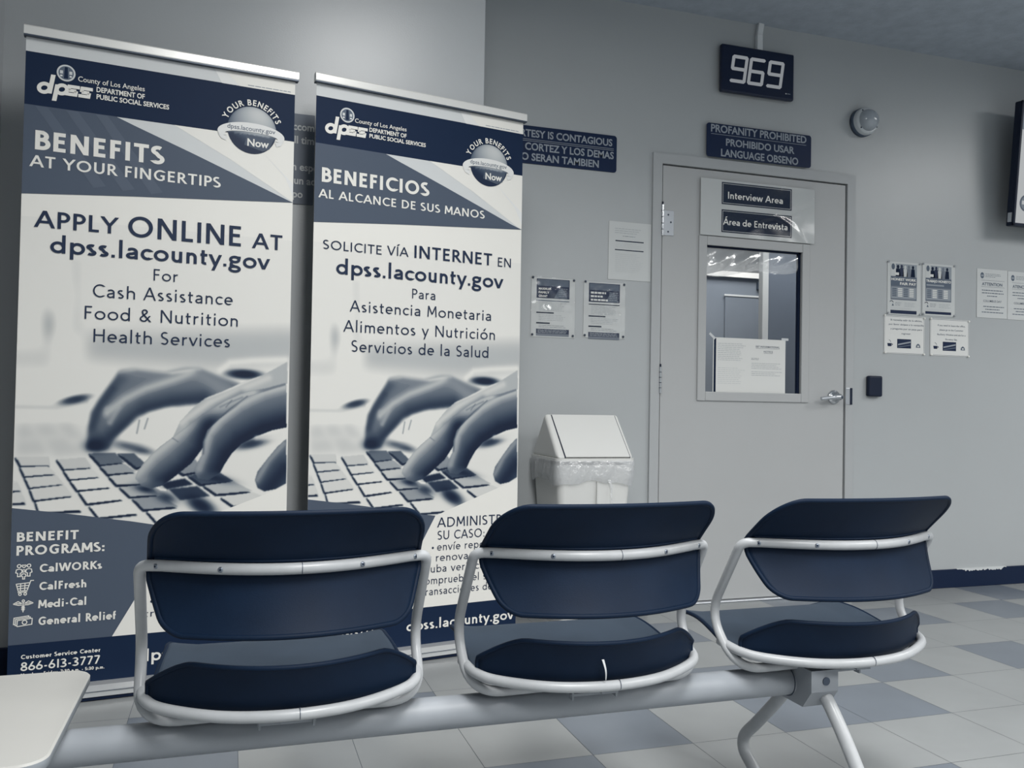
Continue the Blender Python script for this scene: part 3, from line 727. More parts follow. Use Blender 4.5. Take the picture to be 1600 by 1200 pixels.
# interview area sheet on the door
yd = y0
sx0, sz0, sx1, sz1 = .2015, 1.7735, .8515, 2.049
o, s = notice('interview_sign', 'white sheet with two dark Interview Area plates above the door window', 'sign', (sx0, sz0, sx1, sz1), yface=yd - .009, paper='paper_grey')
for q in ((.316, 1.930, .7155, 2.0385), (.3165, 1.793, .7175, 1.9045)):
    s.rect(*q, 'ink', 1); s.frame(q[0] + .006, q[1] + .006, q[2] - .006, q[3] - .006, .0022, 'paper_grey', 2)
for t, st, x0, z, x1, cap in TI: s.text(t, st, x0, z, x1, cap, 'paper_white', 3)
s.build('sheet', o)
b = MB(o.location[:])
b.grid(lambda u, v: (sx0 + (sx1 - sx0) * u, yd - .0135 - .006 * math.exp(-((v - .62 - .9 * (u - .75)) / .10) ** 2) * max(0, min(1, (u - .45) * 3)) - .0035 * math.exp(-((v - .42 + 1.2 * (u - .62) ** 2 * 4) / .07) ** 2) * (u > .18) * max(0, 1 - abs(u - .6) * 2.2), sz0 + (sz1 - sz0) * v), 90, 50, 'sheet_sleeve')
b.build('clear_sleeve', o)

# crinkled plastic over the top of the window
def film(u, v):
    x = GX0 + .004 + (GX1 - GX0 - .03) * u; z = GZ1 - .012 - .135 * v * (1 - .35 * u + .08 * math.sin(9 * u))
    return (x, .006 - .012 * math.sin(PI * v) - .003 * math.sin(26 * u + 8 * v) * math.sin(PI * v), z)
b = MB((.5, 0, 1.66)); b.grid(film, 80, 24, 'crinkled_film'); b.build('plastic_film', label='crinkled clear plastic hanging at the top of the door window', cat='plastic sheet')

# paper taped inside the window
nx0, nz0, nx1, nz1 = .297, 1.0145, .709, 1.2825
o, s = notice('window_notice', 'white two-page notice taped to the bottom of the door window', 'notice', (nx0, nz0, nx1, nz1), yface=.0155, paper='paper')
s.rect(nx0 + .004, nz0, nx0 + .016, nz1 - .004, 'ink', 1); s.lines(nx0 + .026, nx0 + .185, nz0 + .155, nz1 - .024, 10, 'ink_pale', t=.0016); s.lines(nx0 + .026, nx0 + .18, nz0 + .04, nz0 + .125, 9, 'ink_faint', t=.0016)
s.text('EBT INFORMATIONAL', 'b', nx0 + .240, nz1 - .042, nx0 + .378, .010, 'ink_soft'); s.line([(nx0 + .240, nz1 - .046), (nx0 + .378, nz1 - .046)], .001, 'ink_soft')
s.text('NOTICE', 'b', nx0 + .286, nz1 - .066, nx0 + .338, .010, 'ink_soft'); s.line([(nx0 + .286, nz1 - .070), (nx0 + .338, nz1 - .070)], .001, 'ink_soft')
s.lines(nx0 + .214, nx0 + .26, nz1 - .105, nz1 - .093, 2, 'ink_soft'); s.lines(nx0 + .216, nx0 + .396, nz1 - .150, nz1 - .116, 4, 'ink_pale'); s.lines(nx0 + .216, nx0 + .396, nz1 - .184, nz1 - .158, 3, 'ink_pale')
s.build('sheet', o)
for x, z, a in ((nx0 - .006, nz1 + .006, -.7), (nx1 - .004, nz1 + .004, 0)):
    b = MB(o.location[:]); b.box(-.02, .02, -.0006, 0, -.006, .006, 'tape', mtx=Matrix.Translation((x, .0128, z)) @ Matrix.Rotation(-a, 4, 'Y')); b.build('tape', o)

# ---------------------------------------------------------------- things fixed on the door wall
o = thing('number_display', 'black queue display showing 969 above the door', 'display', (.512, 0, 2.597))
b = MB(o.location[:]); dx0, dx1, dz0, dz1, dy = .293, .706, 2.475, 2.708, -.038
b.box(dx0, dx1, dy, -.012, dz0, dz1, 'display_case', .008, 3); b.box(dx0 + .12, dx1 - .12, -.012, 0, dz0 + .05, dz1 - .05, 'display_case'); b.build('case', o)
s = Sheet(o.location[:], dy, .0004)
SEG = {'9': 'abcdfg', '6': 'acdefg'}
for ch, cx in (('9', .389), ('6', .488), ('9', .595)):
    w, hgt, t, sk = .037, .060, .017, .14; cz = 2.592
    def P(x, z): return (cx + x + sk * z, cz + z)
    for sg in SEG[ch]:
        q = {'a': ((-w, hgt), (w, hgt)), 'g': ((-w, 0), (w, 0)), 'd': ((-w, -hgt), (w, -hgt)), 'f': ((-w, hgt), (-w, 0)), 'b': ((w, hgt), (w, 0)), 'e': ((-w, 0), (-w, -hgt)), 'c': ((w, 0), (w, -hgt))}[sg]
        (xa, za), (xb, zb) = q; l = math.hypot(xb - xa, zb - za); ux, uz = (xb - xa) / l, (zb - za) / l; nx, nz = -uz, ux; e = t * .42
        pts = [(xa - ux * e, za - uz * e), (xa + nx * t / 2, za + nz * t / 2), (xb + nx * t / 2, zb + nz * t / 2), (xb + ux * e, zb + uz * e), (xb - nx * t / 2, zb - nz * t / 2), (xa - nx * t / 2, za - nz * t / 2)]
        s.poly([P(*k) for k in pts], 'digits', 1)
s.build('digits', o)
s = Sheet(o.location[:], dy, .0004); s.rect(.655, 2.503, .662, 2.508, 'paper'); s.rect(.665, 2.5045, .684, 2.5075, 'sign_letter'); s.build('maker_mark', o)
b = MB(); b.box(.500, .532, -.026, 0, dz1 - .01, 2.79, 'raceway_plastic', .004)
mt = Matrix.Translation((.5225, -.011, 2.818)) @ Matrix.Rotation(.16, 4, 'Y'); b.box(-.016, .016, -.011, .011, -.04, .03, 'raceway_plastic', .004, mtx=mt)
b.build('cable_raceway', label='pale cable channel running from the ceiling down to the 969 display', cat='cable cover')

o = thing('dome_alarm', 'round white dome fixed on the wall right of the PROFANITY sign', 'alarm', (1.143, 0, 2.425))
b = MB(o.location[:]); b.lathe([(0, 0), (.073, 0), (.073, .022), (.070, .026), (0, .026)], 'dome_base', (1.143, 0, 2.425), (0, -1, 0), 40); b.build('back_plate', o)
b = MB(o.location[:]); b.lathe([(.070, .024), (.070, .046), (.066, .052), (.058, .054), (.050, .054)], 'dome_plastic', (1.143, 0, 2.425), (0, -1, 0), 40)
for a in (-.5, 2.2, 3.9): b.lathe([(0, .002), (.004, .001), (.004, -.002)], 'dark_steel', (1.143 + .060 * math.cos(a), -.054, 2.425 + .060 * math.sin(a)), (0, -1, 0), 10)
b.build('collar', o)
b = MB(o.location[:]); b.lathe([(.056 * math.cos(t * PI / 20), .050 + .052 * math.sin(t * PI / 20)) for t in range(11)], 'dome_lens', (1.143, 0, 2.425), (0, -1, 0), 40); b.build('lens', o)

b = MB((1.229, 0, 1.064)); b.box(1.186, 1.272, -.028, 0, 1.010, 1.117, 'black_plastic', .009, 4); b.build('card_reader', label='small black card reader on the wall right of the door handle', cat='card reader')

# wall screen at the right edge
o = thing('television', 'black framed wall screen cut off by the right edge of the photo', 'screen', (2.62, 0, 2.27))
ty = -.15; tilt = Matrix.Translation((2.62, ty, 2.27)) @ Matrix.Rotation(.085, 4, 'X')
W2, H2 = .595, .330
def tl(b, x0, x1, y0_, y1_, z0, z1, m, bev=0): b.box(x0, x1, y0_, y1_, z0, z1, m, bev, mtx=tilt)
b = MB(o.location[:]); tl(b, -W2, W2, .004, .045, -H2, H2, 'black_plastic', .006)
for q in ((-W2, -W2 + .014, -H2, H2), (W2 - .014, W2, -H2, H2), (-W2, W2, -H2, -H2 + .016), (-W2, W2, H2 - .014, H2)): tl(b, q[0], q[1], -.004, .006, q[2], q[3], 'black_plastic', .002)
b.build('housing', o)
s = Sheet((0, 0, 0), .003, .0004)
s.rect(-W2 + .012, -H2 + .014, W2 - .012, H2 - .012, 'screen_white', 0); s.rect(-W2 + .012, H2 - .150, W2 - .012, H2 - .012, 'screen_grey', 1)
ccx, ccz = -W2 + .085, -H2 + .125
s.poly([(ccx + .045 * math.cos(t * PI / 16), ccz + .045 * math.sin(t * PI / 16)) for t in range(32)], 'screen_dark', 1); s.poly([(ccx + .036 * math.cos(t * PI / 16), ccz + .036 * math.sin(t * PI / 16)) for t in range(32)], 'screen_grey', 2); s.rect(ccx - .03, ccz - .008, ccx + .03, ccz + .012, 'screen_white', 3)
s.V = [tuple(tilt @ Vector(v)) for v in s.V]; s.off = o.location[:]; s.build('picture', o)
b = MB(o.location[:]); b.box(2.50, 2.74, -.03, 0, 2.15, 2.38, 'dark_steel', .004); b.box(2.54, 2.58, -.115, -.03, 2.2, 2.34, 'dark_steel'); b.box(2.66, 2.70, -.115, -.03, 2.2, 2.34, 'dark_steel'); b.build('wall_mount', o)
b = MB(o.location[:]); tl(b, -W2 - .006, -W2 + .002, .008, .03, -H2 + .02, -H2 + .07, 'satin_metal', .001); b.build('side_button', o)

# ================================================================ roll-up banners
PH = np.array(HM)                     # sheet metres -> drawing units of the printed photograph
NX, NZ, PZ0, PZ1 = 430, 500, .50, 1.50; GS = 1.43
gx, gz = np.meshgrid(np.linspace(0.0, .832, NX + 1), np.linspace(PZ0, PZ1, NZ + 1))
den = PH[2, 0] * gx + PH[2, 1] * gz + 1
QX, QY = (PH[0, 0] * gx + PH[0, 1] * gz + PH[0, 2]) / den, (PH[1, 0] * gx + PH[1, 1] * gz + PH[1, 2]) / den
def inside(pts):
    m = np.zeros(QX.shape, bool); n = len(pts)
    for i in range(n):
        (xa, ya), (xb, yb) = pts[i], pts[(i + 1) % n]
        if ya == yb: continue
        c = ((ya > QY) != (yb > QY)) & (QX < (xb - xa) * (QY - ya) / (yb - ya) + xa); m ^= c
    return m.astype(float)
def blur(a, s):
    s = s * GS if s > 1.5 else s
    r = int(3 * s) + 1; k = np.exp(-.5 * (np.arange(-r, r + 1) / s) ** 2); k /= k.sum()
    p = np.pad(a, r, mode='edge')
    p = sum(k[i] * p[:, i:i + a.shape[1]] for i in range(2 * r + 1))
    return sum(k[i] * p[i:i + a.shape[0], :] for i in range(2 * r + 1))
def dist(pts):
    d = np.full(QX.shape, 1e9)
    for (xa, ya), (xb, yb) in zip(pts, pts[1:]):
        dx, dy = xb - xa, yb - ya; t = np.clip(((QX - xa) * dx + (QY - ya) * dy) / (dx * dx + dy * dy), 0, 1)
        d = np.minimum(d, np.hypot(QX - xa - t * dx, QY - ya - t * dy))
    return d
LU = np.full(QX.shape, .955)
def over(a, l):
    global LU
    LU = LU * (1 - a) + l * a
def pl(pts, l, soft=.7, al=1.0): over(blur(inside(pts), soft) * al, l)
def brush(pts, w, l, al=1.0, mask=None):
    a = np.exp(-(dist(pts) / w) ** 2) * al
    over(a * (mask if mask is not None else 1), l)
def blob(cx, cy, rx, ry, rot, l, al=1.0, p=1.0):
    c, s_ = math.cos(rot), math.sin(rot); u, v = (QX - cx) * c + (QY - cy) * s_, -(QX - cx) * s_ + (QY - cy) * c
    over(np.exp(-((u / rx) ** 2 + (v / ry) ** 2) ** p) * al, l)
# out of focus room
pl([(430, -70), (1520, -95), (1520, 95), (1150, 130), (430, 75)], .70, 9, .85)
pl([(640, -230), (880, -230), (900, -60), (640, -60)], .86, 10, .5)
brush([(400, -420), (405, 90)], 45, .82, .6); blob(255, -110, 40, 110, 0, .66, .7); blob(290, -250, 90, 70, 0, .97, .8)
pl([(60, 30), (280, 20), (280, 110), (60, 110)], .78, 8, .8); pl([(290, -60), (430, -60), (430, 330), (290, 330)], .97, 6, .8)
brush([(60, 320), (300, 325), (450, 290)], 16, .72, .7); blob(390, 282, 85, 22, -.22, .18, .95, 1.6)
pl([(60, 335), (460, 335), (470, 540), (60, 420)], .95, 6)
# laptop deck
pl([(60, 400), (440, 400), (700, 640), (1490, 430), (1490, 740), (820, 1000), (60, 880)], .90, 2)
for q in ([(85, 420), (150, 405), (205, 480), (85, 490)], [(85, 495), (210, 485), (262, 560), (85, 570)], [(170, 415), (265, 405), (330, 470), (215, 480)], [(225, 488), (335, 475), (430, 560), (285, 575)], [(290, 405), (370, 405), (440, 480), (350, 482)]):
    pl(q, .80, 4)
KEYS = [[(85, 580), (255, 575), (262, 622), (110, 625)], [(108, 632), (250, 627), (296, 667), (130, 680)], [(132, 687), (296, 673), (337, 720), (156, 739)], [(158, 746), (337, 724), (382, 781), (180, 804)], [(188, 813), (386, 787), (430, 856), (204, 866)],
        [(60, 640), (70, 655), (62, 662)], [(60, 700), (95, 706), (62, 712)], [(60, 712), (92, 708), (115, 752), (60, 756)], [(60, 765), (112, 760), (138, 815), (60, 820)],
        [(300, 592), (445, 580), (482, 634), (336, 644)], [(336, 650), (480, 640), (525, 682), (366, 696)], [(370, 703), (526, 688), (584, 736), (406, 752)], [(414, 761), (584, 743), (646, 799), (456, 821)], [(470, 836), (656, 806), (722, 872), (516, 894)],
        [(470, 560), (600, 556), (650, 608), (526, 621)], [(526, 627), (650, 613), (712, 656), (566, 669)], [(570, 678), (712, 663), (772, 716), (612, 724)], [(628, 736), (772, 723), (832, 776), (682, 785)], [(696, 796), (842, 781), (932, 837), (752, 852)], [(770, 862), (932, 848), (1010, 915), (832, 930)],
        [(620, 560), (700, 560), (770, 620), (715, 635)], [(930, 650), (1020, 590), (1060, 650), (960, 668)], [(985, 673), (1150, 661), (1220, 704), (1052, 721)], [(1066, 727), (1222, 706), (1320, 756), (1132, 772)], [(1158, 790), (1320, 762), (1420, 800), (1222, 834)]]
KL = [.82, .84, .84, .85, .92, .8, .84, .84, .84, .80, .87, .92, .92, .94, .45, .66, .80, .74, .62, .90, .40, .58, .32, .74, .84]
for q, l in zip(KEYS, KL):
    if len(q) > 3:
        sh = [(q[3][0] - 6, q[3][1] - 10), (q[3][0] + 8, q[3][1] + 14), (q[2][0] + 8, q[2][1] + 10), (q[2][0], q[2][1] - 4)] if False else [(x - 5, y + 12) for x, y in q]
        pl(sh, .06, 1.0, 1.0); pl([(q[0][0] - 10, q[0][1] + 6), q[0], q[3], (q[3][0] - 9, q[3][1] + 10)], .18, 1.0, .9)
    pl(q, l, .8)
# the hand's shade on the keys
pl([(835, 715), (965, 690), (1010, 722), (870, 748)], .16, 1.2); pl([(880, 745), (1030, 730), (1098, 782), (940, 805)], .24, 1.2); blob(1050, 830, 90, 42, .5, .10, .95, 1.5); blob(870, 790, 60, 30, .3, .20, .9); blob(760, 745, 60, 22, .2, .08, .9); blob(1130, 690, 90, 20, .2, .12, .8)
brush([(820, 735), (840, 748), (865, 750)], 6, .97, .9)
# far hand, soft
FH = [(455, 540), (462, 440), (478, 350), (520, 280), (575, 205), (625, 135), (700, 122), (860, 140), (960, 120), (1040, 120), (1120, 150), (1260, 200), (1180, 280), (1060, 300), (960, 308), (860, 322), (775, 345), (705, 400), (640, 448), (600, 480), (560, 540), (510, 548)]
mk = blur(inside(FH), 2.2); over(mk, .48)
brush([(470, 430), (490, 340), (560, 240), (630, 160)], 40, .30, .8, mk); brush([(640, 140), (760, 150), (880, 165)], 30, .52, .7, mk)
brush([(560, 350), (650, 280), (760, 225), (900, 180), (1010, 140)], 24, .80, .8, mk); brush([(625, 130), (720, 118), (900, 140), (1040, 122)], 14, .88, .8, mk)
brush([(480, 520), (560, 500), (650, 420), (760, 335), (900, 300), (1060, 285)], 54, .20, .9, mk); brush([(1040, 150), (1120, 200), (1180, 240)], 35, .58, .7, mk); blob(500, 520, 60, 34, 0, .10, .95)
brush([(590, 225), (520, 320), (480, 420)], 22, .24, .6, mk); brush([(560, 330), (620, 320), (575, 400)], 16, .72, .6, mk)
blob(660, 520, 90, 26, .15, .35, .8); blob(740, 545, 70, 20, .2, .25, .8); pl([(720, 370), (905, 322), (940, 350), (935, 420), (860, 480), (700, 500), (620, 480)], .95, 2.5); brush([(715, 455), (728, 390)], 6, .55, .7); brush([(755, 432), (772, 380)], 6, .55, .7)
blob(1275, 150, 100, 26, .05, .10, 1.0, 1.8); brush([(1150, 130), (1200, 90), (1320, 80), (1490, 75)], 18, .96, .7)
# near hand
TH = [(940, 395), (1000, 330), (1070, 275), (1160, 240), (1260, 195), (1370, 155), (1500, 85), (1500, 200), (1250, 255), (1130, 330), (1010, 410), (900, 480)]
mk = blur(inside(TH), .8); over(mk, .72); brush([(950, 400), (1090, 300), (1250, 230), (1400, 170)], 20, .84, .8, mk); brush([(1010, 410), (1140, 320), (1260, 255)], 24, .50, .7, mk); brush([(1080, 270), (1200, 225), (1350, 160)], 8, .95, .6, mk)
IF = [(708, 690), (722, 650), (760, 600), (830, 530), (940, 450), (1060, 355), (1180, 285), (1290, 240), (1390, 222), (1490, 195), (1490, 420), (1250, 420), (1120, 470), (1060, 530), (1000, 610), (900, 690), (850, 725), (790, 742), (735, 725)]
mk = blur(inside(IF), .8); over(mk, .50)
brush([(720, 670), (800, 575), (940, 460), (1080, 360), (1200, 290), (1320, 245)], 34, .80, .85, mk); brush([(860, 730), (970, 650), (1060, 550), (1100, 430)], 76, .08, .97, mk); brush([(760, 730), (840, 720)], 24, .34, .7, mk); blob(750, 700, 40, 30, 0, .60, .5)
brush([(900, 480), (930, 500)], 4, .45, .6, mk); brush([(1150, 320), (1190, 300), (1265, 270)], 6, .45, .5, mk); brush([(1180, 320), (1210, 285)], 4, .4, .5, mk)
MF = [(1012, 650), (1030, 610), (1060, 560), (1062, 500), (1085, 440), (1140, 385), (1230, 320), (1290, 265), (1380, 240), (1495, 205), (1495, 425), (1420, 440), (1330, 475), (1260, 510), (1210, 560), (1170, 620), (1150, 660), (1090, 697), (1035, 690)]
mk = blur(inside(MF), .8); over(mk, .50)
brush([(1045, 640), (1075, 550), (1090, 460), (1150, 390), (1250, 310), (1380, 245), (1490, 215)], 26, .80, .85, mk); brush([(1160, 660), (1200, 580), (1270, 510), (1380, 450), (1490, 420)], 96, .08, .97, mk); brush([(1060, 690), (1130, 680)], 26, .32, .7, mk)
brush([(1060, 560), (1065, 490), (1100, 420)], 8, .30, .5)
brush([(1290, 265), (1200, 330), (1110, 410)], 5, .35, .5)
blob(1310, 510, 90, 26, -.2, .16, .9, 1.4); brush([(1340, 480), (1480, 480)], 14, .90, .6)
TB = [(1332, 700), (1345, 655), (1400, 585), (1450, 525), (1495, 485), (1495, 715), (1440, 745), (1380, 757), (1345, 740)]
mk = blur(inside(TB), .8); over(mk, .36); brush([(1345, 700), (1400, 600), (1480, 510)], 22, .62, .8, mk); brush([(1400, 750), (1490, 640)], 50, .14, .9, mk)
t_ = np.clip((LU - .62) * 1.22 + .62 - .03 * (LU < .5), 0, .97)
sx_ = [s_[0] for s_ in STOPS]
ART = np.stack([np.interp(t_, sx_, [s_[1][k] for s_ in STOPS]) for k in range(3)], -1) / 255
ART = np.where(ART <= .04045, ART / 12.92, ((ART + .055) / 1.055) ** 2.4) * .955
def tri_pts(cx, cz, r, n=40, a0=0, a1=360): return [(cx + r * math.cos(math.radians(a0 + (a1 - a0) * i / n)), cz + r * math.sin(math.radians(a0 + (a1 - a0) * i / n))) for i in range(n + (a1 - a0 < 360))]

def banner(name, label, X0, Y0, th, w, lean, texts, spanish):
    root = thing(name, label, 'banner stand', (X0 + w / 2 * math.cos(th), Y0 + w / 2 * math.sin(th), 0), th, 'roll-up banners')
    hw = w / 2; ZT = 2.0955; ZC = .0445
    tiltm = lambda x, y, z: (x - hw, y + lean * z, z)
    # printed sheet
    s = Sheet((0, 0, 0), 0.0, .00035)
    s.box(0, w, 0, .0008, ZC - .01, ZT - .015, 'print_white')
    s.rect(0, 2.016, w, ZT - .02, 'print_pale'); s.poly([(.550, 2.076), (.583, 2.016), (w, 2.016), (w, 2.076)], 'print_mid', 2); s.poly([(.575, 2.076), (.640, 2.016), (w, 2.016), (w, 2.076)], 'print_white', 3)
    s.lines(.668, .814, 2.021, 2.026, 1, 'ink_pale', 4, t=.0028, ragged=.01)
    s.rect(0, 1.8495, w, 2.017, 'print_navy', 2)
    s.poly([(0, 1.5692), (.16, 1.583), (.32, 1.5965), (.6, 1.617), (w, 1.6342), (w, 1.8505), (0, 1.8505)], 'print_pale', 1)
    tri = [(.2595, 1.850), (.315, 1.8285), (.4946, 1.7625), (.6838, 1.690), (.7822, 1.652), (w, 1.6345)]
    s.poly([(.435, 1.850), (.619, 1.757), (.822, 1.640), (w, 1.637), (w, 1.850)], 'print_white', 2)
    s.poly([(.72, 1.80), (.80, 1.72), (w, 1.655), (w, 1.70)], 'print_mid', 3)
    s.poly([(0, 1.5692), (.16, 1.583), (.32, 1.5965), (.6, 1.617), (w, 1.6345)] + tri[::-1] + [(0, 1.850)], 'print_slate', 3)
    if not spanish:
        for k in range(9):
            a = .03 + k * .085
            z1_ = 1.848; x1_ = a; zb = 1.60
            if a + .17 < .62 and a < .25: s.poly([(a, z1_), (a + .035, z1_), (a + .035 + .17, zb + .02), (a + .17, zb + .01)], 'print_slate2', 4)
    # photograph
    b0 = len(s.V)
    s.add([(x, -.0002, z) for z in np.linspace(PZ0, PZ1, NZ + 1) for x in np.linspace(0.0005, w - .0005, NX + 1)],
          [[j * (NX + 1) + i, j * (NX + 1) + i + 1, (j + 1) * (NX + 1) + i + 1, (j + 1) * (NX + 1) + i] for j in range(NZ) for i in range(NX)], 'printed_art')
    s.art[b0] = ART.reshape(-1, 3)
    # slate field, white field, dark foot
    bot = [(0, .5985), (.124, .580), (.20, .5675), (.2606, .5565), (.333, .5445), (.4031, .5305), (.484, .519)]
    s.poly([(0, .16)] + [(.3756, .16)] + [(.484, .519)] + bot[::-1], 'print_slate', 2)
    s.poly([(.365, .16), (.422, .405), (.4845, .5185), (.612, .5655), (w, .6455), (w, .16)] if False else [(.272, .16), (.2865, .178), (.3786, .340), (.422, .405), (.4845, .5185), (.612, .5660), (w, .6455), (w, .16)], 'print_white', 3)
    s.rect(0, ZC - .008, w, .181, 'print_navy', 4)
    # header: mark, seal, department
    lk = dict(m='print_white', layer=5)
    L = lambda pts, wd: s.line(pts, wd, 'print_white', 5)
    sh = lambda pts: [(x + .16 * (z - 1.90), z) for x, z in pts]
    L(sh(arc(.052, 1.9085, .0145, .0135, 0, 360, 24)), .0115); L(sh([(.069, 1.893), (.069, 1.954)]), .0125)
    L(sh([(.086, 1.872), (.086, 1.925)]), .0125); L(sh(arc(.1005, 1.9115, .0145, .0135, 0, 360, 24)), .0115)
    for cx in (.131, .168):
        L(sh([(cx + .018, 1.925), (cx - .012, 1.925), (cx - .012, 1.9125), (cx + .010, 1.9125), (cx + .010, 1.900), (cx - .019, 1.900)]), .0105)
    s.poly(tri_pts(.1130, 1.9655, .0265), 'print_pale', 6); s.poly(tri_pts(.1130, 1.9655, .0215), 'ink_soft', 7)
    s.poly([(.107, 1.948), (.119, 1.948), (.117, 1.984), (.109, 1.984)], 'print_navy', 8)
    for a, c2 in ((.0955, .104), (.122, .1305)): s.rect(a, 1.962, c2, 1.972, 'print_pale', 8); s.rect(a + .001, 1.953, c2 - .001, 1.958, 'print_mid', 8)
    # globe mark
    gx0, gz0, gr = .685, 1.8685, .0815
    b0 = len(s.V); V = []; A = []; nr, na = 14, 48
    for i in range(nr + 1):
        for k in range(na):
            r = i / nr; a = 2 * PI * k / na; nx, nz = r * math.cos(a), r * math.sin(a); ny = math.sqrt(max(0, 1 - nx * nx - nz * nz))
            l = .22 + .62 * max(0, (.25 * nx + .62 * nz + .62 * ny)) ** 1.1 + .10 * math.exp(-((nz - .0) / .2) ** 2)
            V.append((gx0 + gr * nx, -.00035 * 5, gz0 + gr * nz)); A.append([x * 1.1 for x in lin(tone(min(.86, l - (.18 if nz < -.2 else 0))))])
    s.add(V, [[i * na + k, i * na + (k + 1) % na, (i + 1) * na + (k + 1) % na, (i + 1) * na + k] for i in range(nr) for k in range(na)], 'printed_art'); s.art[b0] = np.array(A)
    s.poly([(.668, 1.852), (.757, 1.846), (.7445, 1.811), (.722, 1.8), (.66, 1.815)], 'print_slate', 6)
    s.text('Now', 'bb', .670, 1.814, .742, .026, 'print_white', 7)
    oc = arc(.683, 1.8535, .1115, .040, 205, -25, 40); ic = arc(.683, 1.8475, .088, .0145, -25, 205, 40)
    s.poly(oc + ic, 'print_ring', 8)
    s.poly([(.5735, 1.842), (.585, 1.838), (.606, 1.838), (.6, 1.822), (.585, 1.827)], 'print_ring', 7); s.poly([(.792, 1.842), (.78, 1.838), (.762, 1.838), (.768, 1.822), (.782, 1.827)], 'print_ring', 7)
    s.text('dpss.lacounty.gov', 'b', .603, 1.8655, .763, .0165, 'ink_soft', 9)
    tx = 'YOUR BENEFITS'; widths = [font_text(ch, .024)[2] + .16 if ch != ' ' else .42 for ch in tx]; tot = sum(widths); a = 163.0; span = 142.0
    for ch, wd in zip(tx, widths):
        am = math.radians(a - span * wd / tot / 2); a -= span * wd / tot
        if ch == ' ': continue
        V, F, ww = font_text(ch, .024); cz = .0205; rr = .0862; k = cz * .92
        out = []
        for px, pz in V:
            px = (px - ww / 2) * k; pz = pz * cz + rr
            out.append((gx0 + px * math.sin(am) + pz * math.cos(am), -.00035 * 7, gz0 - px * math.cos(am) + pz * math.sin(am)))
        s.add(out, F, 'print_white')
    # words
    for t, st, x0, z, x1, cap in texts:
        white = z > 1.6 or z < .16 or (z < .52 and x0 < .2)
        s.text(t, st, x0, z, x1, cap, 'print_white' if white else 'print_ink', 6)
    if spanish:
        for z in (.3995, .3190, .2765): s.poly(tri_pts(.476 if z > .39 else (.432 if z > .3 else .408), z, .0042, 16), 'print_ink', 6)
    else:
        s.poly(tri_pts(.403, .2826, .0045, 16), 'print_ink', 6)
        icon = lambda pts: s.line(pts, .0028, 'print_white', 6)
        # family, trolley, staff with wings, banknotes
        for x, k in ((.024, 1.0), (.0505, 1.0), (.037, .72)):
            hz_ = .4045 + .010 * k - (.012 if k < 1 else 0) + .004; bz = hz_ - .006
            icon(arc(x, hz_ + .002 * k, .0048 * k, .0048 * k, 0, 360, 14)); icon([(x - .0035 * k, bz - .024 * k), (x - .0035 * k, bz - .014 * k), (x - .0085 * k, bz - .012 * k), (x - .007 * k, bz - .003), (x, bz - .001), (x + .007 * k, bz - .003), (x + .0085 * k, bz - .012 * k), (x + .0035 * k, bz - .014 * k), (x + .0035 * k, bz - .024 * k), (x - .0035 * k, bz - .024 * k)])
        icon([(.0373, .4135), (.0315, .4205), (.0335, .4245), (.0373, .4215), (.0411, .4245), (.0431, .4205), (.0373, .4135)])
        icon([(.0175, .3665), (.0235, .3440), (.0475, .3450)]); icon([(.0650, .3745), (.0565, .3745), (.0475, .3450)]); icon([(.0180, .3660), (.0530, .3680)])
        for k in (1, 2): icon([(.0175 + .0021 * k, .3665 - .0075 * k), (.0530 - .0021 * k, .3680 - .0077 * k)])
        for x in (.029, .0405): icon([(x, .3445), (x + .0008, .3665)])
        icon([(.022, .3400), (.048, .3412)])
        for x in (.0285, .0425): icon(arc(x, .3345, .0036, .0036, 0, 360, 12))
        for q in (-1, 1):
            icon([(.038 + q * .003, .3055), (.038 + q * .014, .3125), (.038 + q * .027, .3055), (.038 + q * .013, .3010), (.038 + q * .003, .3015)])
            icon([(.038 + q * .006, .3055), (.038 + q * .020, .3065)])
        icon(arc(.038, .3135, .0032, .0032, 0, 360, 12)); icon([(.038, .311), (.038, .2790)]); icon([(.034, .2985), (.042, .2935), (.0345, .2885), (.0405, .2840)]); icon([(.042, .2985), (.034, .2935), (.0415, .2885), (.0358, .2840)])
        icon([(.0225, .2365), (.0625, .2405), (.0635, .2590), (.0235, .2550), (.0225, .2365)]); icon(arc(.043, .2480, .0062, .0062, 0, 360, 14))
        icon([(.0215, .2400), (.0180, .2400), (.0190, .2590), (.0580, .2630), (.0580, .2590)]); icon([(.0175, .2435), (.0135, .2435), (.0145, .2630), (.0535, .2670), (.0535, .2635)])
    s.V = [tiltm(*v) for v in s.V]
    s.build('printed_panel', root)
    b = MB(); z = ZT
    b.prism([(-.014, z - .030), (.010, z - .030), (.012, z - .024), (.012, z - .004), (.008, z), (-.012, z), (-.015, z - .004), (-.015, z - .026)], -.006, w + .010, 'rail_silver', axis='x')
    b.prism([(-.0155, z - .034), (.0105, z - .034), (.0105, z - .0295), (-.0155, z - .0295)], -.006, w + .010, 'dark_steel', axis='x')
    b.V = [tiltm(*v) for v in b.V]; b.build('top_rail', root)
    b = MB()
    b.prism([(-.060, .014), (.060, .014), (.062, .030), (.045, .043), (.004, .0455), (-.008, .0455), (-.040, .0440), (-.058, .034)], -hw - .006, hw + .006, 'aluminium', axis='x')
    b.box(-hw - .006, hw + .006, -.0612, -.058, .029, .0305, 'dark_steel'); b.box(-hw - .006, hw + .006, -.056, .056, .003, .0142, 'shadow_gap')
    b.build('base_cassette', root)
    for x in (-hw + .09, hw - .09):
        b = MB(); b.box(x - .02, x + .02, -.10, .075, 0, .0032, 'dark_steel', .001); b.build('foot', root)
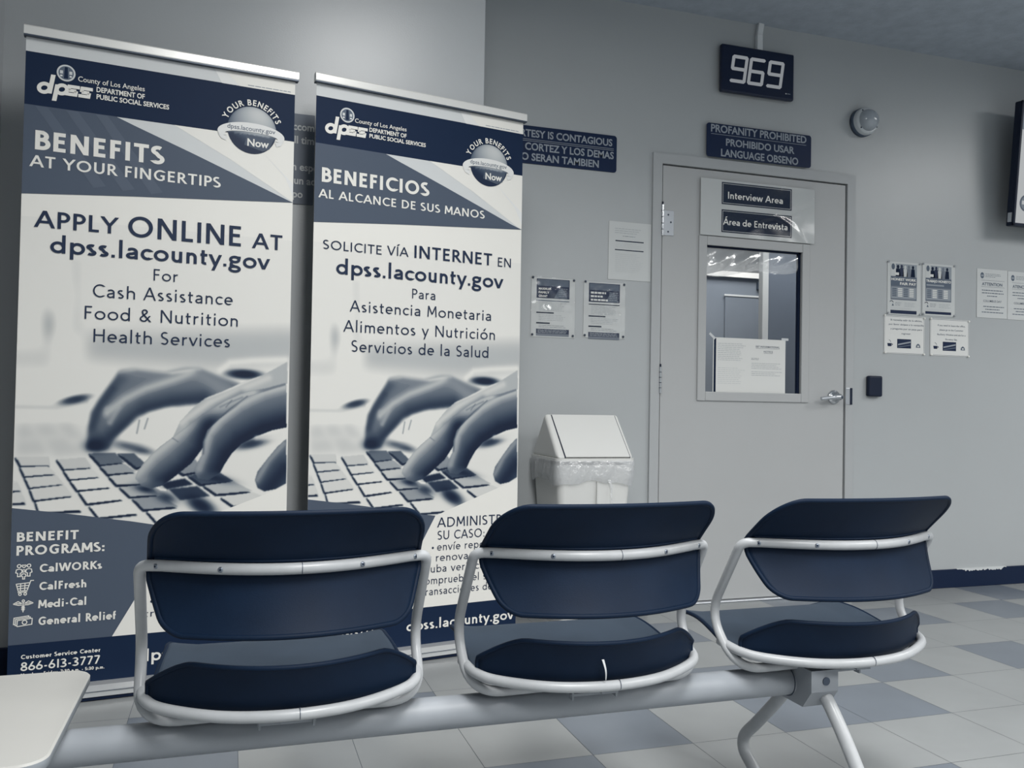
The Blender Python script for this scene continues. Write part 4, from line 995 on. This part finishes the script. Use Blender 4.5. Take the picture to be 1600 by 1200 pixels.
    b = MB(); b.tube([(0, .030, .04), (0, .020 + lean * 2, ZT - .01)], .010, 'aluminium', 12); b.build('support_pole', root)
    return root
mat('print_slate2', (76, 86, 101), .55, .25)
banner('banner_stand', 'tall roll-up banner in English reading BENEFITS AT YOUR FINGERTIPS, on the left', -2.5595, -.7059, .1264, .828, .012, T1, False)
banner('banner_stand', 'tall roll-up banner in Spanish reading BENEFICIOS AL ALCANCE DE SUS MANOS', -1.6678, -.6074, .1893, .835, .004, T2, True)

# ================================================================ bin with swing lid
bx0, bx1, by0, by1 = -.650, -.292, -.362, -.022; ez = .722
o = thing('waste_bin', 'white swing-top waste bin standing between the right banner and the door', 'bin', ((bx0 + bx1) / 2, (by0 + by1) / 2, 0))
def rrect(x0, x1, y0_, y1_, r, n=5):
    P = []
    for cx, cy, a0 in ((x1 - r, y1_ - r, 0), (x0 + r, y1_ - r, 90), (x0 + r, y0_ + r, 180), (x1 - r, y0_ + r, 270)): P += arc(cx, cy, r, r, a0, a0 + 90, n)
    return P
def loft(b, rings, m, cap0=True, cap1=True, smooth=True):
    n = len(rings[0]); V = [p for r in rings for p in r]
    F = [[i * n + k, i * n + (k + 1) % n, (i + 1) * n + (k + 1) % n, (i + 1) * n + k] for i in range(len(rings) - 1) for k in range(n)]
    b.add(V, F, m, smooth)
    if cap0: b.add(rings[0], [list(range(n))[::-1]], m)
    if cap1: b.add(rings[-1], [list(range(n))], m)
b = MB(o.location[:])
def bring(f, z, r=.028, e=0): 
    ix = .045 * (1 - f) + .008; return [(x, y, z) for x, y in rrect(bx0 + ix - e, bx1 - ix + e, by0 + ix - e, by1 - ix + e, r)]
loft(b, [bring(0, 0), bring(0, .004), bring(.98, ez - .03)], 'bin_plastic', True, True)
b.box((bx0 + bx1) / 2 + .004, (bx0 + bx1) / 2 + .0055, by0 + .004, by0 + .03, .02, ez - .1, 'bin_plastic')
b.build('body', o)
# hood: gable with a swing flap
b = MB(o.location[:]); ym = (by0 + by1) / 2; rz = .905; rl, rr_ = bx0 + .003, bx1 - .012
loft(b, [bring(1, ez - .014, .03, .008), bring(1, ez - .002, .03, .008)], 'bin_plastic', True, True, False)
e0, e1 = bx0 + .006, bx1 - .006; f0, f1 = by0 + .006, by1 - .006
def gable(y): return 0
bm = bmesh.new(); pts = [(e0, f0, ez - .004), (e1, f0, ez - .004), (e1, f1, ez - .004), (e0, f1, ez - .004), (rl, ym, rz), (rr_, ym, rz)]
vs = [bm.verts.new(p) for p in pts]
for f in ((0, 1, 5, 4), (2, 3, 4, 5), (1, 2, 5), (3, 0, 4), (3, 2, 1, 0)): bm.faces.new([vs[i] for i in f])
bmesh.ops.bevel(bm, geom=[e for e in bm.edges], offset=.014, segments=4, profile=.5, affect='EDGES'); b.frombm(bm, 'bin_plastic', False)
b.build('hood', o)
b = MB(o.location[:])
fd = Vector((0, ym - f0, rz - ez)).normalized(); nn = Vector((0, -(rz - ez), ym - f0)).normalized()
def fp(u, t, h): # u across 0..1, t up the slope 0..1
    lo_, hi_ = Vector((e0 + .036 + (e1 - e0 - .056) * u, f0, ez)), Vector((rl + .030 + (rr_ - rl - .050) * u, ym, rz)); return lo_ + (hi_ - lo_) * t + nn * h
for (u0, u1, h, m) in ((-.012, 1.012, .0008, 'shadow_gap'), (0, 1, .003, 'bin_plastic')):
    V = [fp(u0, .015, h), fp(u1, .015, h), fp(u1, .955, h), fp(u0, .955, h), fp(u0, .015, -.012), fp(u1, .015, -.012), fp(u1, .955, -.012), fp(u0, .955, -.012)]
    b.add(V, [[0, 1, 2, 3], [4, 7, 6, 5], [0, 4, 5, 1], [1, 5, 6, 2], [2, 6, 7, 3], [3, 7, 4, 0]], m)
b.build('swing_flap', o)
# plastic liner folded over the rim
b = MB(((bx0 + bx1) / 2, (by0 + by1) / 2, ez - .06)); rings = []
random.seed(11)
n = 160
base = []
per = rrect(0, 1, 0, 1, .08, 5)
def lring(z, e, amp, ph, drop=0):
    P = rrect(bx0 - e, bx1 + e, by0 - e, by1 + e, .032, 8); out = []
    # resample evenly
    Ls = [0]
    for a, c2 in zip(P, P[1:] + P[:1]): Ls.append(Ls[-1] + math.hypot(c2[0] - a[0], c2[1] - a[1]))
    cx, cy = (bx0 + bx1) / 2, (by0 + by1) / 2; Pc = P + P[:1]
    for i in range(n):
        t = Ls[-1] * i / n; k = max(j for j in range(len(Ls) - 1) if Ls[j] <= t); f = (t - Ls[k]) / ((Ls[k + 1] - Ls[k]) or 1)
        x, y = Pc[k][0] + (Pc[k + 1][0] - Pc[k][0]) * f, Pc[k][1] + (Pc[k + 1][1] - Pc[k][1]) * f
        w_ = amp * (math.sin(i * .47 + ph) + .6 * math.sin(i * 1.13 + 2 * ph) + .4 * math.sin(i * 2.3 + ph * 3)) / 2
        d = math.hypot(x - cx, y - cy); sag = drop * (.5 + .5 * math.sin(i * .157 + 1.2) + .25 * math.sin(i * .42))
        out.append((x + (x - cx) / d * w_, y + (y - cy) / d * w_, z - sag))
    return out
rings = [lring(ez - .012, .001, .001, .3), lring(ez - .022, .004, .003, .5), lring(ez - .045, .004, .006, 1.1), lring(ez - .068, .004, .006, 1.9, .004), lring(ez - .086, .001, .005, 2.6, .012), lring(ez - .096, -.003, .004, 3.1, .018)]
loft(b, rings, 'liner_film', False, False)
V = []
for k, (x, z) in enumerate(((-.415, .63), (-.405, .60), (-.408, .56), (-.400, .52))): V += [(x - .006 + .002 * k, by0 - .006 + .006 * (k == 0), z), (x + .006 - .0015 * k, by0 - .008 + .006 * (k == 0), z)]
b.add(V, [[0, 1, 3, 2], [2, 3, 5, 4], [4, 5, 7, 6]], 'liner_film', True)
b.build('bin_liner', label='crumpled clear plastic liner folded over the rim of the white bin', cat='bin liner')

# ================================================================ beam seating
BY, BZ, BR = -2.0, .328, .032
bench = thing('waiting_bench', 'beam bench of three dark shell seats and a white side table, backs to the camera', 'bench', (-1.217, BY, 0))
b = MB(bench.location[:]); b.tube([(-2.95, BY, BZ), (-.706, BY, BZ)], BR, 'beam_paint', 28); b.build('beam', bench)
b = MB(bench.location[:]); b.tube([(-.709, BY, BZ), (-.688, BY, BZ)], BR + .0022, 'beam_paint', 28); b.tube([(-.7095, BY, BZ), (-.7085, BY, BZ)], BR + .0026, 'dark_steel', 28); b.build('end_collar', bench)
lx = -.655
b = MB(bench.location[:])
b.prism([(BY - .085, .372), (BY + .080, .372), (BY + .080, .335), (BY + .045, .285), (BY - .055, .285), (BY - .085, .325)], lx - .050, lx + .020, 'beam_paint', axis='x')
b.tube([(lx - .012, BY - .0850, .348), (lx - .012, BY - .0875, .348)], .009, 'dark_steel', 14)
b.build('leg_bracket', bench)
for P in ([(lx, BY - .045, .325), (lx, BY - .085, .292), (lx + .004, BY - .13, .235), (lx + .010, BY - .175, .165), (lx + .016, BY - .22, .09), (lx + .020, BY - .265, .014)],
          [(lx - .005, BY + .04, .315), (lx - .006, BY + .10, .245), (lx - .007, BY + .18, .165), (lx - .007, BY + .235, .112), (lx - .006, BY + .240, .075), (lx, BY + .215, .045), (lx + .004, BY + .18, .014)]):
    b = MB(bench.location[:]); b.tube(smooth_path(P, 8), .0150, 'tube_paint', 18); b.lathe([(0, 0), (.022, 0), (.022, .010), (.016, .018), (0, .018)], 'black_plastic', (P[-1][0], P[-1][1], 0), (0, 0, 1), 20); b.build('leg', bench)
# far support, out of the frame to the left
for q in (-1, 1):
    b = MB(bench.location[:]); b.tube(smooth_path([(-2.80, BY, .31), (-2.80, BY + q * .12, .22), (-2.80, BY + q * .26, .012)], 8), .0185, 'tube_paint', 16); b.build('leg', bench)
# table
b = MB(bench.location[:]); tx0, tx1, ty0_, ty1_, tz = -2.640, -2.172, -2.290, -1.832, .4165
loft(b, [[(x, y, tz - .019) for x, y in rrect(tx0 + .004, tx1 - .004, ty0_ + .004, ty1_ - .004, .036, 8)], [(x, y, tz - .016) for x, y in rrect(tx0, tx1, ty0_, ty1_, .040, 8)], [(x, y, tz - .003) for x, y in rrect(tx0, tx1, ty0_, ty1_, .040, 8)]], 'laminate_edge', True, False)
loft(b, [[(x, y, tz - .003) for x, y in rrect(tx0, tx1, ty0_, ty1_, .040, 8)], [(x, y, tz) for x, y in rrect(tx0 + .003, tx1 - .003, ty0_ + .003, ty1_ - .003, .037, 8)]], 'laminate', False, True)
tt = b.build('table_top', bench, label='white table top with grey edge')
b = MB(); b.V = []; b.off = bench.location[:]
b.box(-2.56, -2.25, -2.2, -1.92, tz - .045, tz - .0195, 'laminate_edge', .004); b.box(-2.46, -2.35, BY - .05, BY + .05, BZ + BR - .004, tz - .045, 'beam_paint', .003); b.build('table_bracket', tt)

TR = .0102                                     # radius of the seat tubes
def sag(x): return .098 * (abs(x) / .235) ** 2 / (1 + .15 * (abs(x) / .235) ** 4)
def make_chair(cx):
    base = Vector((cx, -2.15, 0)); O = (cx, -2.15, 0)
    P = lambda x, y, z: (cx + x, -2.15 + y, z)
    b = MB(O)
    ztb = .656
    back = [P(x, sag(x) , ztb) for x in np.linspace(-.218, .218, 25)]
    def side(s):
        return round_path([Vector(P(s * .218, sag(.218), ztb)), Vector(P(s * .256, sag(.246) + .004, ztb - .001)), Vector(P(s * .258, .215, .474)), Vector(P(s * .254, .110, .374)), Vector(P(s * .05, .125, .371))],
                          {1: .040, 2: .060, 3: .075}, 9)
    L_ = side(-1); Rr = side(1)
    b.tube(L_[::-1] + [Vector(q) for q in back[1:-1]] + Rr, TR, 'tube_paint', 16)
    loop = smooth_path([P(-.254, .180, .420), P(-.243, .115, .413), P(-.205, .070, .408), P(-.11, .020, .404), P(0, .003, .403), P(.11, .020, .404), P(.205, .070, .408), P(.243, .115, .413), P(.254, .180, .420)], 8)
    b.tube(loop, TR, 'tube_paint', 16)
    for (x, f, zz) in ((.014, sag(.014), ztb), (.016, .0031, .404)):
        b.tube([P(x - .0006, f, zz), P(x + .0006, f, zz)], TR + .0005, 'dark_steel', 16)
    fr = b.build('chair_frame', bench); fr.location = base - bench.location
    for x in (-.222, -.117, .117, .222):
        y = sag(x); d = Vector((-(-.0 + .8 * x / .25 * .2), -1, 0)).normalized() if False else Vector((.0, -1, 0))
        nx = Vector((2 * .098 / .0552 * x, -1, 0)).normalized()
        b = MB(O); c0 = Vector(P(x, y, ztb)) + nx * TR
        b.lathe([(0, .0009), (.0022, .0009), (.0046, .0004), (.005, -.0015)], 'bench_screw', c0[:], nx[:], 14); b.lathe([(0, .0012), (.0018, .0011)], 'shadow_gap', c0[:], nx[:], 10); b.build('screw', fr)
    b = MB(O)
    b.box(cx - .052, cx + .052, -2.15 + .085, -2.15 + .225, .3585, .3645, 'beam_paint', .001); b.box(cx - .050, cx - .046, -2.15 + .082, -2.15 + .10, .352, .380, 'beam_paint'); b.box(cx + .046, cx + .050, -2.15 + .082, -2.15 + .10, .352, .380, 'beam_paint')
    b.box(cx - .030, cx + .030, -2.15 + .09, -2.15 + .22, .364, .398, 'dark_steel'); b.box(cx - .015, cx + .02, -2.15 + .015, -2.15 + .10, .384, .396, 'beam_paint')
    b.build('mounting_bracket', fr)

    # back shell
    ZB, ZT_ = .546, .757
    def halfw(z):
        w_ = .203 + (.240 - .203) * max(0, min(1, (z - ZB) / .085)) ** .75
        if z > ztb: w_ -= .010 * (z - ztb) / (ZT_ - ztb)
        if z > ZT_ - .052: d = (z - (ZT_ - .052)) / .052; w_ -= .052 * (1 - math.sqrt(max(0, 1 - d * d)))
        if z < ZB + .026: d = (ZB + .026 - z) / .026; w_ -= .026 * (1 - math.sqrt(max(0, 1 - d * d)))
        return w_
    def prof(z):
        d = z - (ztb + .006)
        return .061 * (d / .095) ** 1.12 if d > 0 else .038 * (-d / .11) ** 1.7
    def shell(u, v, th):
        t = .5 - .5 * math.cos(PI * v); z = ZB + (ZT_ - ZB) * t; w_ = halfw(z); x = w_ * math.sin((2 * u - 1) * PI / 2 * .999) if False else w_ * (2 * u - 1)
        k = max(0, (z - ztb) / (ZT_ - ztb)); sg = sag(x) * (1 - .62 * k)
        kb = max(0, (ztb - z) / (ztb - ZB)); sg *= (1 - .15 * kb)
        return P(x, TR + .002 + sg - prof(z) + th, z)
    NU, NV = 48, 40
    def thick(b, fn, m, th):
        n0 = NU + 1
        Vb = [fn(i / NU, j / NV, 0) for j in range(NV + 1) for i in range(n0)]; Vf = [fn(i / NU, j / NV, th) for j in range(NV + 1) for i in range(n0)]
        n1 = len(Vb); V = Vb + Vf; F = []
        for j in range(NV):
            for i in range(NU):
                a, c2, d, e = j * n0 + i, j * n0 + i + 1, (j + 1) * n0 + i + 1, (j + 1) * n0 + i
                F.append([a, c2, d, e]); F.append([n1 + e, n1 + d, n1 + c2, n1 + a])
        rim = [i for i in range(n0)] + [j * n0 + NU for j in range(1, NV + 1)] + [NV * n0 + i for i in range(NU - 1, -1, -1)] + [j * n0 for j in range(NV - 1, 0, -1)]
        for p_, q_ in zip(rim, rim[1:] + rim[:1]): F.append([q_, p_, n1 + p_, n1 + q_])
        b.add(V, F, m, True)
        return [V[i] for i in rim], [V[n1 + i] for i in rim]
    b = MB(O); r1, r2 = thick(b, shell, 'chair_plastic', .007)
    mid = [((p[0] + q[0]) / 2, (p[1] + q[1]) / 2, (p[2] + q[2]) / 2) for p, q in zip(r1, r2)]
    b.tube(mid, .0052, 'chair_plastic', 8, closed=True)
    # moulded ridge just above the tube
    b.tube([shell(u, .55, -.0005) for u in np.linspace(.02, .98, 30)], .0028, 'chair_plastic', 8)
    b.build('backrest', fr)

    # seat shell: upturned flared rear lip, dished pan, rolled front
    pr = [(-.012, .492), (-.002, .474), (.008, .452), (.020, .424), (.034, .406), (.065, .4005), (.12, .406), (.20, .418), (.29, .4285), (.36, .4310), (.405, .4275), (.428, .417)]
    pp = smooth_path([(0, a, c2) for a, c2 in pr], 4); NVs = len(pp) - 1
    def seat(u, v, th):
        k = v * NVs; i = min(NVs - 1, int(k)); q = pp[i].lerp(pp[i + 1], k - i); d = (pp[i + 1] - pp[i]).normalized(); nrm = Vector((0, -d.z, d.y))
        y, z = q.y, q.z; s_ = 2 * u - 1
        w_ = .239 if y < .10 else .239 - (.239 - .224) * min(1, (y - .10) / .25)
        if y > .385: e = (y - .385) / .045; w_ -= .035 * (1 - math.sqrt(max(0, 1 - e * e)))
        rear = max(0, 1 - max(0, y) / .33)
        lip = max(0, (z - .404) / .088) if y < .05 else 0
        x = w_ * s_ * (1 - .035 * 0)
        sg = .100 * (abs(x) / .235) ** 2 * rear * (1 + .25 * lip)
        # the lip falls away at its rounded ends
        fall = 0
        if lip > 0:
            d_ = max(0, (abs(s_) - .68) / .32); fall = lip * .046 * d_ ** 1.5
        curl = .010 * max(0, abs(s_) - .75) ** 1.2 * 4 * (1 - rear * .5) if y > .05 else 0
        return P(x, y + sg + nrm.y * th, z - fall + curl + nrm.z * th)
    NU, NV = 48, NVs
    b = MB(O); r1, r2 = thick(b, seat, 'seat_plastic_lit', -.007)
    # underside and rear face in shell colour; upper side keeps its painted-in light
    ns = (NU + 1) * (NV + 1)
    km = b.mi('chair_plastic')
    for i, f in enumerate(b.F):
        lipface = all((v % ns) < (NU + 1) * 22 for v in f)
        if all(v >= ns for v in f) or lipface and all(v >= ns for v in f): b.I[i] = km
    mid = [((p[0] + q[0]) / 2, (p[1] + q[1]) / 2, (p[2] + q[2]) / 2) for p, q in zip(r1, r2)]
    b.tube(mid, .0048, 'chair_plastic', 8, closed=True)
    b.build('seat', fr)
    return fr
def copy_tree(o, parent, off):
    c = o.copy(); C.objects.link(c); c.parent = parent
    if off is not None: c.location = off
    for ch in list(o.children): copy_tree(ch, c, None)
    return c
first = make_chair(-1.818)
for cx in (-1.212, -.611): copy_tree(first, bench, Vector((cx, -2.15, 0)) - bench.location)
# loose strip of tape on the middle seat's rear
b = MB(bench.location[:]); b.grid(lambda u, v: (-1.2350 + .006 * v * v + .003 * math.sin(3 * v) + .003 * (u - .5) * (1.6 - v), -2.150 + -.006 - .004 * math.sin(3 * v), .458 - .040 * v), 2, 8, 'tape'); b.build('tape_strip', bench)
